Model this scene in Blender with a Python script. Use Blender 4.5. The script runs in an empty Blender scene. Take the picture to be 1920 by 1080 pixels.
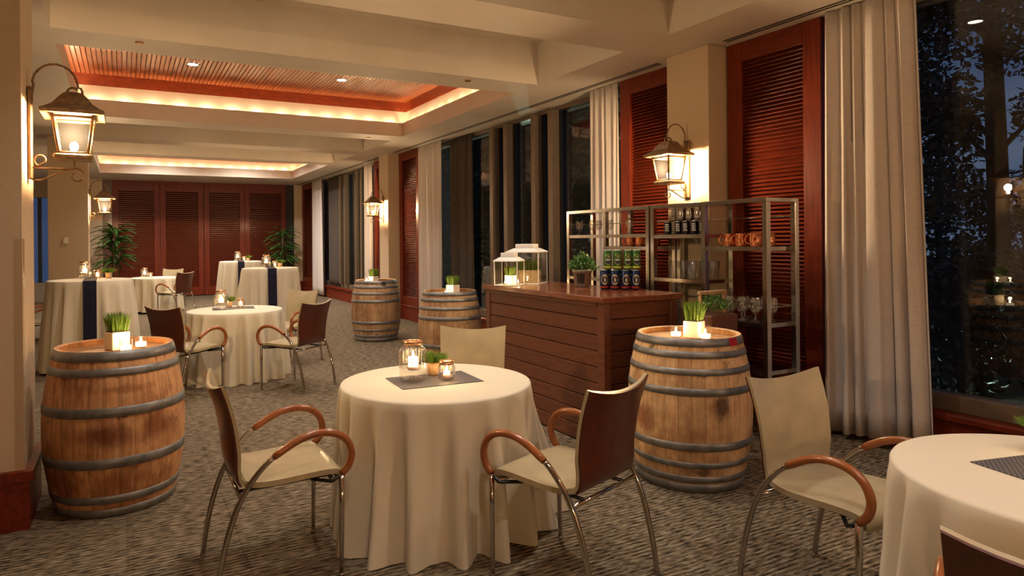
import bpy, math, random
from mathutils import Vector, Matrix, Euler
rnd = random.Random(7)
PI = math.pi
sc = bpy.context.scene
COL = sc.collection

# ------------------------------------------------------------------ camera, world, exposure
CAM_H, F_PX, YAW, ROLL = 1.5, 1250.9, 0.48024, 0.00932
PPX, PPY = 884.0, 450.07
cam_d = bpy.data.cameras.new('camera')
cam = bpy.data.objects.new('camera', cam_d)
COL.objects.link(cam)
cam.location = (0, 0, CAM_H)
cam_d.sensor_fit = 'HORIZONTAL'
cam_d.sensor_width = 36.0
cam_d.lens = 36.0 * F_PX / 1920.0
_fw = Vector((math.sin(YAW), math.cos(YAW), 0))
_rt = Vector((math.cos(YAW), -math.sin(YAW), 0))
_up = Vector((0, 0, 1))
_c, _s = math.cos(ROLL), math.sin(ROLL)
_r2 = _rt * _c + _up * (-_s) * -1 * -1   # camera's own right axis, rolled a little
_r2 = _rt * _c - _up * _s
_u2 = _up * _c + _rt * _s
_m = Matrix((( _r2.x, _u2.x, -_fw.x), (_r2.y, _u2.y, -_fw.y), (_r2.z, _u2.z, -_fw.z)))
cam.rotation_euler = _m.to_euler()
cam_d.shift_x = (960.0 - PPX) / 1920.0
cam_d.shift_y = (PPY - 540.0) / 1920.0
cam_d.clip_start = 0.05
cam_d.clip_end = 200
sc.camera = cam

sc.view_settings.view_transform = 'Standard'
sc.view_settings.look = 'None'
sc.view_settings.gamma = 1.0
sc.view_settings.use_curve_mapping = False
sc.view_settings.exposure = 1.5
sc.cycles.use_denoising = True
sc.cycles.max_bounces = 8
sc.cycles.diffuse_bounces = 4
sc.cycles.glossy_bounces = 4
sc.cycles.transmission_bounces = 6
sc.cycles.transparent_max_bounces = 24
sc.cycles.caustics_reflective = False
sc.cycles.caustics_refractive = False
sc.cycles.sample_clamp_indirect = 4.0

W = bpy.data.worlds.new('dusk_sky')
sc.world = W
W.use_nodes = True
nt = W.node_tree
bg = nt.nodes['Background']
tc = nt.nodes.new('ShaderNodeTexCoord')
sx = nt.nodes.new('ShaderNodeSeparateXYZ')
ramp = nt.nodes.new('ShaderNodeValToRGB')
nz = nt.nodes.new('ShaderNodeTexNoise')
nz.inputs['Scale'].default_value = 2.6
nz.inputs['Detail'].default_value = 5
mp = nt.nodes.new('ShaderNodeMapping')
mp.inputs['Scale'].default_value = (1, 1, 2.6)
mixc = nt.nodes.new('ShaderNodeMix')
mixc.data_type = 'RGBA'
cr = nt.nodes.new('ShaderNodeValToRGB')
cr.color_ramp.elements[0].position = 0.42
cr.color_ramp.elements[1].position = 0.68
nt.links.new(tc.outputs['Generated'], sx.inputs[0])
nt.links.new(tc.outputs['Generated'], mp.inputs['Vector'])
nt.links.new(mp.outputs[0], nz.inputs['Vector'])
nt.links.new(sx.outputs['Z'], ramp.inputs[0])
ramp.color_ramp.elements[0].position = 0.0
ramp.color_ramp.elements[0].color = (0.055, 0.085, 0.15, 1)
ramp.color_ramp.elements[1].position = 0.55
ramp.color_ramp.elements[1].color = (0.009, 0.017, 0.042, 1)
nt.links.new(nz.outputs['Fac'], cr.inputs[0])
nt.links.new(cr.outputs['Color'], mixc.inputs[0])
nt.links.new(ramp.outputs['Color'], mixc.inputs[6])
mixc.inputs[7].default_value = (0.10, 0.125, 0.17, 1)
nt.links.new(mixc.outputs[2], bg.inputs['Color'])
bg.inputs['Strength'].default_value = 0.5

# light levels (watts / emission strengths), all warm lamps of the room
WARM = (1.0, 0.775, 0.525)
COVE_COL = (1.0, 0.74, 0.48)
L_SCONCE = 50.0
DOWN_COL = (1.0, 0.91, 0.80)
L_DOWN = 45.0
L_COVE = 1.2
L_CANDLE = 0.4
L_DOWN_TABLE = 30.0

# ------------------------------------------------------------------ materials
def newmat(name):
    m = bpy.data.materials.new(name)
    m.use_nodes = True
    return m, m.node_tree, m.node_tree.nodes['Principled BSDF']

def setp(b, **k):
    for n, v in k.items():
        b.inputs[n].default_value = v

def mat(name, col, rough=0.5, metal=0.0, spec=0.5, noise=0.0, nscale=20, stretch=(1, 1, 1), bump=0.0, bscale=None,
        rand=0.0, trans=0.0, coat=0.0, col2=None, detail=4):
    m, t, b = newmat(name)
    c = (*col, 1)
    setp(b, **{'Base Color': c, 'Roughness': rough, 'Metallic': metal, 'Specular IOR Level': spec, 'Coat Weight': coat, 'Coat Roughness': 0.12})
    N = t.nodes
    if noise or bump or rand:
        tcn = N.new('ShaderNodeTexCoord')
        mpn = N.new('ShaderNodeMapping')
        mpn.inputs['Scale'].default_value = stretch
        t.links.new(tcn.outputs['Object'], mpn.inputs['Vector'])
        if rand:
            oi = N.new('ShaderNodeObjectInfo')
            ad = N.new('ShaderNodeVectorMath')
            ad.operation = 'ADD'
            mul = N.new('ShaderNodeMath'); mul.operation = 'MULTIPLY'; mul.inputs[1].default_value = 37.0
            t.links.new(oi.outputs['Random'], mul.inputs[0])
            t.links.new(mpn.outputs[0], ad.inputs[0])
            t.links.new(mul.outputs[0], ad.inputs[1])
            vec = ad.outputs[0]
        else:
            vec = mpn.outputs[0]
    if noise:
        n = N.new('ShaderNodeTexNoise')
        n.inputs['Scale'].default_value = nscale
        n.inputs['Detail'].default_value = detail
        t.links.new(vec, n.inputs['Vector'])
        r = N.new('ShaderNodeMapRange')
        r.inputs[1].default_value = 0.3
        r.inputs[2].default_value = 0.7
        t.links.new(n.outputs['Fac'], r.inputs[0])
        mx = N.new('ShaderNodeMix')
        mx.data_type = 'RGBA'
        d = col2 if col2 else tuple(x * (1 - noise) for x in col)
        mx.inputs[6].default_value = (*d, 1)
        mx.inputs[7].default_value = c if col2 else (*[min(1, x * (1 + noise * .6)) for x in col], 1)
        t.links.new(r.outputs[0], mx.inputs[0])
        out = mx.outputs[2]
        if rand:
            hs = N.new('ShaderNodeHueSaturation')
            r2 = N.new('ShaderNodeMapRange')
            r2.inputs[3].default_value = 1 - rand
            r2.inputs[4].default_value = 1 + rand
            t.links.new(oi.outputs['Random'], r2.inputs[0])
            t.links.new(r2.outputs[0], hs.inputs['Value'])
            t.links.new(out, hs.inputs['Color'])
            out = hs.outputs[0]
        t.links.new(out, b.inputs['Base Color'])
    if bump:
        n2 = N.new('ShaderNodeTexNoise')
        n2.inputs['Scale'].default_value = bscale or nscale
        n2.inputs['Detail'].default_value = 3
        t.links.new(vec, n2.inputs['Vector'])
        bp = N.new('ShaderNodeBump')
        bp.inputs['Strength'].default_value = bump
        bp.inputs['Distance'].default_value = 0.01
        t.links.new(n2.outputs['Fac'], bp.inputs['Height'])
        t.links.new(bp.outputs[0], b.inputs['Normal'])
    if trans:
        tr = N.new('ShaderNodeBsdfTranslucent')
        tr.inputs['Color'].default_value = c
        ms = N.new('ShaderNodeMixShader')
        ms.inputs[0].default_value = trans
        t.links.new(b.outputs[0], ms.inputs[1])
        t.links.new(tr.outputs[0], ms.inputs[2])
        t.links.new(ms.outputs[0], N['Material Output'].inputs[0])
    return m

def emis(name, col, strength):
    m, t, b = newmat(name)
    setp(b, **{'Base Color': (*col, 1), 'Emission Color': (*col, 1), 'Emission Strength': strength})
    return m

def glass(name, tint=(1, 1, 1), ior=1.45, gloss=(1, 1, 1), rough=0.0):
    m, t, b = newmat(name)
    N = t.nodes
    N.remove(b)
    tr = N.new('ShaderNodeBsdfTransparent'); tr.inputs[0].default_value = (*tint, 1)
    gl = N.new('ShaderNodeBsdfGlossy'); gl.inputs[0].default_value = (*gloss, 1); gl.inputs['Roughness'].default_value = rough
    ge = N.new('ShaderNodeNewGeometry')
    dt = N.new('ShaderNodeVectorMath'); dt.operation = 'DOT_PRODUCT'
    t.links.new(ge.outputs['Normal'], dt.inputs[0]); t.links.new(ge.outputs['Incoming'], dt.inputs[1])
    def mth(op, a, b):
        n_ = N.new('ShaderNodeMath'); n_.operation = op
        for i_, v_ in enumerate((a, b)):
            if v_ is None:
                continue
            if isinstance(v_, (int, float)):
                n_.inputs[i_].default_value = v_
            else:
                t.links.new(v_, n_.inputs[i_])
        return n_.outputs[0]
    f0 = ((ior - 1) / (ior + 1)) ** 2
    om = mth('SUBTRACT', 1.0, mth('MINIMUM', mth('ABSOLUTE', dt.outputs['Value'], None), 1.0))
    fr = mth('MULTIPLY_ADD', mth('POWER', om, 5.0), 1 - f0)
    fr.node.inputs[2].default_value = f0
    ms = N.new('ShaderNodeMixShader')
    t.links.new(fr, ms.inputs[0]); t.links.new(tr.outputs[0], ms.inputs[1]); t.links.new(gl.outputs[0], ms.inputs[2])
    t.links.new(ms.outputs[0], N['Material Output'].inputs[0])
    return m

def frosted(name, tint, strength_t=0.7):
    m, t, b = newmat(name)
    N = t.nodes
    N.remove(b)
    tr = N.new('ShaderNodeBsdfTransparent'); tr.inputs[0].default_value = (*tint, 1)
    tl = N.new('ShaderNodeBsdfTranslucent'); tl.inputs[0].default_value = (*tint, 1)
    ms = N.new('ShaderNodeMixShader'); ms.inputs[0].default_value = 1 - strength_t
    t.links.new(tr.outputs[0], ms.inputs[1]); t.links.new(tl.outputs[0], ms.inputs[2])
    t.links.new(ms.outputs[0], N['Material Output'].inputs[0])
    return m

M = {}
M['wall'] = mat('wall_covering', (0.68, 0.53, 0.36), 0.75, noise=0.10, nscale=60, stretch=(1, 1, 6), bump=0.25, bscale=140, spec=0.2)
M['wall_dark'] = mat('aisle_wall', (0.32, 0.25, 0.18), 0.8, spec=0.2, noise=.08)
M['ceil'] = mat('ceiling_paint', (0.71, 0.63, 0.53), 0.6, noise=0.05, nscale=3, spec=0.3)
M['cove'] = mat('cove_paint', (0.74, 0.62, 0.47), 0.6, noise=0.04, nscale=3, spec=0.3)
M['mahog'] = mat('mahogany', (0.175, 0.022, 0.006), 0.42, noise=0.35, nscale=7, stretch=(6, 6, .6), spec=0.28, coat=0.06)
M['mahog_h'] = mat('mahogany_rail', (0.175, 0.022, 0.006), 0.42, noise=0.35, nscale=7, stretch=(6, .6, 6), spec=0.28, coat=0.06)
M['slat'] = mat('mahogany_slat', (0.15, 0.022, 0.008), 0.40, noise=0.35, nscale=7, stretch=(8, .8, 8), spec=0.25, rand=.12)
M['plank'] = mat('ceiling_plank', (0.46, 0.14, 0.045), 0.28, noise=0.3, nscale=6, stretch=(8, .5, 8), spec=0.5, rand=.12, coat=.3)
M['woodtrim'] = mat('ceiling_wood_trim', (0.30, 0.055, 0.015), 0.35, noise=0.3, nscale=6, stretch=(2, 2, 8), spec=0.45)
M['barwood'] = mat('bar_wood', (0.150, 0.048, 0.022), 0.42, noise=0.3, nscale=5, stretch=(12, 1.2, 14), spec=0.45, rand=.12, coat=.15, bump=.15, bscale=12)
M['barwood_x'] = mat('bar_wood_end', (0.150, 0.048, 0.022), 0.42, noise=0.3, nscale=5, stretch=(1.2, 12, 14), spec=0.45, rand=.12, coat=.15)
M['bartop'] = mat('bar_top_wood', (0.21, 0.062, 0.025), 0.22, noise=0.45, nscale=5, stretch=(14, 1.2, 12), spec=0.55, coat=.5)
M['chrome'] = mat('chrome', (0.52, 0.48, 0.45), 0.09, 1.0)
M['steel'] = mat('brushed_steel', (0.60, 0.57, 0.54), 0.20, 1.0, noise=.12, nscale=30, stretch=(1, 1, .05))
M['iron'] = mat('aged_bronze', (0.30, 0.185, 0.090), 0.48, 0.45, noise=0.45, nscale=30)
M['leather'] = mat('cream_leather', (0.48, 0.39, 0.235), 0.24, noise=0.10, nscale=9, bump=.10, bscale=160, spec=0.5)
M['veneer'] = mat('brown_veneer', (0.090, 0.017, 0.007), 0.28, noise=0.25, nscale=7, stretch=(8, 8, .7), spec=0.5, coat=.35)
M['tan'] = mat('tan_arm_leather', (0.34, 0.105, 0.030), 0.26, noise=0.2, nscale=12, spec=0.5, coat=.2)
M['cloth'] = mat('cream_tablecloth', (0.75, 0.675, 0.525), 0.8, noise=0.05, nscale=300, spec=0.15, bump=.06, bscale=500)
M['navy'] = mat('navy_runner', (0.012, 0.012, 0.030), 0.75, spec=0.2, noise=.2, nscale=80)
M['mat_grey'] = None
M['curtain'] = mat('sheer_curtain', (0.88, 0.80, 0.75), 0.85, noise=0.12, nscale=40, stretch=(.6, .6, 7), spec=0.1, trans=.22, bump=.35, bscale=60)
M['drape'] = mat('blackout_drape', (0.10, 0.080, 0.066), 0.85, noise=0.2, nscale=30, spec=0.1)
M['bronze'] = mat('window_bronze', (0.20, 0.145, 0.098), 0.42, 0.25, noise=.1, nscale=10)
M['black'] = mat('black_gasket_and_gap', (0.008, 0.007, 0.007), 0.5)
M['blackplastic'] = mat('black_plastic', (0.012, 0.011, 0.010), 0.35)
M['white'] = mat('white_ceramic', (0.80, 0.76, 0.68), 0.35, noise=.03, nscale=8)
M['whitemetal'] = mat('white_enamel', (0.78, 0.77, 0.74), 0.3, 0.0, spec=.6)
M['wax'] = emis('candle_wax_added_glow', (1.0, 0.80, 0.50), 1.1)  # weak emission put into the wax, standing in for flame light soaking through
M['copper'] = mat('copper', (0.78, 0.30, 0.14), 0.20, 1.0, noise=.25, nscale=60, bump=.25, bscale=70)
M['rosegold'] = mat('copper_lid', (0.66, 0.36, 0.20), 0.28, 1.0)
M['grass'] = mat('wheatgrass', (0.19, 0.33, 0.05), 0.5, noise=.4, nscale=50, trans=.25)
M['leaf'] = mat('green_leaf', (0.085, 0.20, 0.035), 0.45, noise=.4, nscale=40, trans=.2)
M['palm'] = mat('palm_leaf', (0.06, 0.14, 0.028), 0.4, noise=.4, nscale=20, trans=.15)
M['stem'] = mat('brown_stem', (0.10, 0.055, 0.025), 0.7)
M['soil'] = mat('soil', (0.03, 0.02, 0.012), 0.9)
M['pot_grey'] = mat('zinc_pot', (0.34, 0.31, 0.28), 0.4, .6)
M['pot_wood'] = mat('light_wood_pot', (0.52, 0.33, 0.18), 0.5, noise=.35, nscale=8, stretch=(10, 10, 2))
M['box_wood'] = mat('planter_box_wood', (0.58, 0.42, 0.22), 0.55, noise=.2, nscale=8, stretch=(2, 2, 10))
M['glass'] = glass('clear_glass', (.985, .985, .98), 1.5)
M['goblet'] = glass('goblet_glass', (.955, .955, .95), 2.4)
M['jar'] = glass('ribbed_jar_glass', (.96, .95, .93), 2.1)
M['window'] = glass('window_glass', (.80, .83, .86), 1.52)
M['frost'] = frosted('lantern_pane', (0.72, 0.63, 0.51), 0.996)
M['flame'] = emis('flame', (1.0, 0.62, 0.22), 60.0)
M['bulb'] = emis('lamp_bulb', (1.0, 0.78, 0.50), 60.0)
M['disc'] = emis('downlight_lens', (1.0, 0.82, 0.58), 9.0)
M['bark'] = mat('bark', (0.030, 0.020, 0.014), 0.9, noise=.4, nscale=12, stretch=(3, 3, .6))
M['foliage'] = mat('dark_foliage', (0.030, 0.034, 0.018), 0.6, noise=.5, nscale=3)
M['foliage_red'] = mat('autumn_foliage', (0.050, 0.026, 0.014), 0.6, noise=.5, nscale=3)
M['ground'] = mat('garden_ground', (0.020, 0.024, 0.014), 0.95, noise=.5, nscale=3)
M['guard'] = glass('clear_plastic', (.975, .965, .95), 1.3, rough=.15)
M['red'] = mat('red_tape', (0.42, 0.012, 0.010), 0.5)
M['tag'] = mat('dark_tag', (0.02, 0.016, 0.012), 0.5)
M['head'] = mat('barrel_head', (0.46, 0.235, 0.095), 0.5, noise=.3, nscale=6, stretch=(1, 10, 4), rand=.1)
M['can_blue'] = mat('blue_can', (0.012, 0.035, 0.11), 0.28, .5, noise=.2, nscale=20)
M['can_green'] = mat('green_can', (0.05, 0.16, 0.045), 0.28, .5, noise=.3, nscale=25)
M['can_black'] = mat('black_can', (0.010, 0.009, 0.009), 0.28, .3)
M['can_silver'] = mat('silver_can', (0.50, 0.49, 0.46), 0.25, 1.0, noise=.3, nscale=60)
M['lab_cream'] = mat('cream_label', (0.55, 0.42, 0.24), 0.4, noise=.4, nscale=90)
M['lab_navy'] = mat('navy_label', (0.018, 0.018, 0.045), 0.4, noise=.3, nscale=90)
M['lab_lime'] = mat('lime_label', (0.36, 0.40, 0.05), 0.4)
M['lab_red'] = mat('red_label', (0.30, 0.02, 0.015), 0.4)
M['lab_white'] = mat('white_label', (0.55, 0.53, 0.50), 0.4, noise=.5, nscale=120)
M['alu'] = mat('can_lid', (0.6, 0.6, 0.6), 0.3, 1.0)

def barrel_mat(name, base, dark, stain, seed, blots=()):
    """oak staves: per-stave tone, fine grain, and wine stains with a shape of their own"""
    m, t, b = newmat(name)
    N, L = t.nodes, t.links
    setp(b, Roughness=0.52, **{'Specular IOR Level': 0.35})
    tcn = N.new('ShaderNodeTexCoord')
    oi = N.new('ShaderNodeObjectInfo')
    geo = N.new('ShaderNodeNewGeometry')
    mp1 = N.new('ShaderNodeMapping'); mp1.inputs['Scale'].default_value = (22, 22, 1.6)
    L.new(geo.outputs['Position'], mp1.inputs['Vector'])
    n1 = N.new('ShaderNodeTexNoise'); n1.inputs['Scale'].default_value = 3.0; n1.inputs['Detail'].default_value = 5
    L.new(mp1.outputs[0], n1.inputs['Vector'])
    mx = N.new('ShaderNodeMix'); mx.data_type = 'RGBA'
    mx.inputs[6].default_value = (*dark, 1); mx.inputs[7].default_value = (*base, 1)
    r1 = N.new('ShaderNodeMapRange'); r1.inputs[1].default_value = .25; r1.inputs[2].default_value = .6
    L.new(n1.outputs['Fac'], r1.inputs[0]); L.new(r1.outputs[0], mx.inputs[0])
    mp2 = N.new('ShaderNodeMapping'); mp2.inputs['Scale'].default_value = (1, 1, .8); mp2.inputs['Location'].default_value = (seed, seed * .7, seed * 1.3)
    L.new(geo.outputs['Position'], mp2.inputs['Vector'])
    n2 = N.new('ShaderNodeTexNoise'); n2.inputs['Scale'].default_value = 3.4; n2.inputs['Detail'].default_value = 6; n2.inputs['Roughness'].default_value = .62
    L.new(mp2.outputs[0], n2.inputs['Vector'])
    r2 = N.new('ShaderNodeMapRange'); r2.inputs[1].default_value = .47; r2.inputs[2].default_value = .66; r2.inputs[4].default_value = .85
    L.new(n2.outputs['Fac'], r2.inputs[0])
    mx2 = N.new('ShaderNodeMix'); mx2.data_type = 'RGBA'; mx2.inputs[7].default_value = (*stain, 1)
    L.new(r2.outputs[0], mx2.inputs[0]); L.new(mx.outputs[2], mx2.inputs[6])
    # small dark blots
    n3 = N.new('ShaderNodeTexNoise'); n3.inputs['Scale'].default_value = 9; n3.inputs['Detail'].default_value = 4
    L.new(mp2.outputs[0], n3.inputs['Vector'])
    r3 = N.new('ShaderNodeMapRange'); r3.inputs[1].default_value = .66; r3.inputs[2].default_value = .73; r3.inputs[4].default_value = .8
    L.new(n3.outputs['Fac'], r3.inputs[0])
    mx3 = N.new('ShaderNodeMix'); mx3.data_type = 'RGBA'; mx3.inputs[7].default_value = (stain[0] * .22, stain[1] * .2, stain[2] * .25, 1)
    L.new(r3.outputs[0], mx3.inputs[0]); L.new(mx2.outputs[2], mx3.inputs[6])
    last = mx3.outputs[2]
    # wine stains that stay where they soaked in: centre, radii, colour, strength
    for (c_, rad, colr, st) in blots:
        sb = N.new('ShaderNodeVectorMath'); sb.operation = 'SUBTRACT'; sb.inputs[1].default_value = c_
        L.new(geo.outputs['Position'], sb.inputs[0])
        dv = N.new('ShaderNodeVectorMath'); dv.operation = 'DIVIDE'; dv.inputs[1].default_value = rad
        L.new(sb.outputs[0], dv.inputs[0])
        ln = N.new('ShaderNodeVectorMath'); ln.operation = 'LENGTH'
        L.new(dv.outputs[0], ln.inputs[0])
        n4 = N.new('ShaderNodeTexNoise'); n4.inputs['Scale'].default_value = .55 / min(rad); n4.inputs['Detail'].default_value = 5
        L.new(mp2.outputs[0], n4.inputs['Vector'])
        am = N.new('ShaderNodeMath'); am.operation = 'MULTIPLY_ADD'; am.inputs[1].default_value = 2.6
        L.new(n4.outputs['Fac'], am.inputs[0]); L.new(ln.outputs['Value'], am.inputs[2])
        r4 = N.new('ShaderNodeMapRange'); r4.inputs[1].default_value = 1.55; r4.inputs[2].default_value = 2.25; r4.inputs[3].default_value = st; r4.inputs[4].default_value = 0.0
        L.new(am.outputs[0], r4.inputs[0])
        m4 = N.new('ShaderNodeMix'); m4.data_type = 'RGBA'; m4.inputs[7].default_value = (*colr, 1)
        L.new(r4.outputs[0], m4.inputs[0]); L.new(last, m4.inputs[6])
        last = m4.outputs[2]
    hs = N.new('ShaderNodeHueSaturation')
    rr = N.new('ShaderNodeMapRange'); rr.inputs[3].default_value = .88; rr.inputs[4].default_value = 1.1
    L.new(oi.outputs['Random'], rr.inputs[0]); L.new(rr.outputs[0], hs.inputs['Value']); L.new(last, hs.inputs['Color'])
    L.new(hs.outputs[0], b.inputs['Base Color'])
    bp = N.new('ShaderNodeBump'); bp.inputs['Strength'].default_value = .15; bp.inputs['Distance'].default_value = .01
    L.new(n1.outputs['Fac'], bp.inputs['Height']); L.new(bp.outputs[0], b.inputs['Normal'])
    return m
M['oak_a'] = barrel_mat('oak_pale', (0.80, 0.52, 0.27), (0.60, 0.355, 0.16), (0.32, 0.125, 0.05), 3.1,
                         (((3.055, 2.75, .53), (.06, .06, .12), (0.10, 0.045, 0.022), .9), ((2.80, 3.06, .43), (.10, .13, .09), (0.30, 0.10, 0.045), .75),
                          ((2.95, 2.80, .70), (.09, .09, .02), (0.16, 0.08, 0.035), .8), ((2.98, 2.84, .13), (.09, .09, .03), (0.13, 0.065, 0.03), .85)))
M['oak_b'] = barrel_mat('oak_orange', (0.74, 0.40, 0.19), (0.54, 0.24, 0.095), (0.20, 0.05, 0.018), 8.4,
                         (((-.10, 4.10, .46), (.22, .2, .10), (0.17, 0.038, 0.013), .85), ((.15, 4.18, .47), (.12, .15, .10), (0.20, 0.055, 0.02), .8),
                          ((-.02, 4.12, .70), (.24, .15, .03), (0.34, 0.13, 0.05), .7), ((-.05, 4.12, .20), (.26, .15, .05), (0.38, 0.13, 0.05), .7)))
M['oak_c'] = barrel_mat('oak_tan', (0.56, 0.35, 0.18), (0.40, 0.23, 0.105), (0.24, 0.095, 0.04), 5.7)
M['hoop'] = mat('galvanised_hoop', (0.27, 0.265, 0.26), 0.45, .6, noise=.35, nscale=14)

def carpet_mat():
    m, t, b = newmat('ribbed_carpet')
    N, L = t.nodes, t.links
    setp(b, Roughness=0.95, **{'Specular IOR Level': 0.08})
    geo = N.new('ShaderNodeNewGeometry')
    def noise(sc, det, rough):
        mp1 = N.new('ShaderNodeMapping'); mp1.inputs['Scale'].default_value = sc
        L.new(geo.outputs['Position'], mp1.inputs['Vector'])
        n_ = N.new('ShaderNodeTexNoise'); n_.inputs['Scale'].default_value = 1.0; n_.inputs['Detail'].default_value = det; n_.inputs['Roughness'].default_value = rough
        L.new(mp1.outputs[0], n_.inputs['Vector'])
        return n_.outputs['Fac']
    na = noise((15, 70, 1), 2, .55)
    nb_ = noise((160, 160, 1), 1, .5)
    wv = N.new('ShaderNodeTexWave'); wv.wave_type = 'BANDS'; wv.bands_direction = 'Y'
    wv.inputs['Scale'].default_value = 10.5; wv.inputs['Distortion'].default_value = 1.6; wv.inputs['Detail'].default_value = 2; wv.inputs['Detail Scale'].default_value = 2.0
    L.new(geo.outputs['Position'], wv.inputs['Vector'])
    ad = N.new('ShaderNodeMath'); ad.operation = 'MULTIPLY_ADD'; ad.inputs[1].default_value = .11
    L.new(wv.outputs['Fac'], ad.inputs[0])
    ad0 = N.new('ShaderNodeMath'); ad0.operation = 'MULTIPLY_ADD'; ad0.inputs[1].default_value = .75
    L.new(na, ad0.inputs[0])
    sc2 = N.new('ShaderNodeMath'); sc2.operation = 'MULTIPLY'; sc2.inputs[1].default_value = .12
    L.new(nb_, sc2.inputs[0]); L.new(sc2.outputs[0], ad0.inputs[2]); L.new(ad0.outputs[0], ad.inputs[2])
    # tile seams, one every half metre across the room
    sx_ = N.new('ShaderNodeSeparateXYZ'); L.new(geo.outputs['Position'], sx_.inputs[0])
    md = N.new('ShaderNodeMath'); md.operation = 'FRACT'
    mu = N.new('ShaderNodeMath'); mu.operation = 'MULTIPLY'; mu.inputs[1].default_value = 2.0
    L.new(sx_.outputs['X'], mu.inputs[0]); L.new(mu.outputs[0], md.inputs[0])
    lt = N.new('ShaderNodeMath'); lt.operation = 'LESS_THAN'; lt.inputs[1].default_value = .018
    L.new(md.outputs[0], lt.inputs[0])
    sm = N.new('ShaderNodeMath'); sm.operation = 'MULTIPLY_ADD'; sm.inputs[1].default_value = -.03
    L.new(lt.outputs[0], sm.inputs[0]); L.new(ad.outputs[0], sm.inputs[2])
    rp = N.new('ShaderNodeValToRGB')
    e = rp.color_ramp.elements
    e[0].position = .36; e[0].color = (0.036, 0.026, 0.016, 1)
    e[1].position = .70; e[1].color = (0.42, 0.32, 0.215, 1)
    e2 = e.new(.52); e2.color = (0.205, 0.155, 0.10, 1)
    L.new(sm.outputs[0], rp.inputs[0])
    L.new(rp.outputs['Color'], b.inputs['Base Color'])
    bp = N.new('ShaderNodeBump'); bp.inputs['Strength'].default_value = .8; bp.inputs['Distance'].default_value = .012
    L.new(sm.outputs[0], bp.inputs['Height']); L.new(bp.outputs[0], b.inputs['Normal'])
    return m
M['carpet'] = carpet_mat()

def woven_mat():
    m, t, b = newmat('woven_placemat')
    N, L = t.nodes, t.links
    tcn = N.new('ShaderNodeTexCoord')
    ck = N.new('ShaderNodeTexChecker'); ck.inputs['Scale'].default_value = 110
    ck.inputs['Color1'].default_value = (0.040, 0.036, 0.040, 1); ck.inputs['Color2'].default_value = (0.16, 0.145, 0.15, 1)
    L.new(tcn.outputs['Object'], ck.inputs['Vector'])
    L.new(ck.outputs['Color'], b.inputs['Base Color'])
    setp(b, Roughness=.6)
    return m
M['mat_grey'] = woven_mat()

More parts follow.
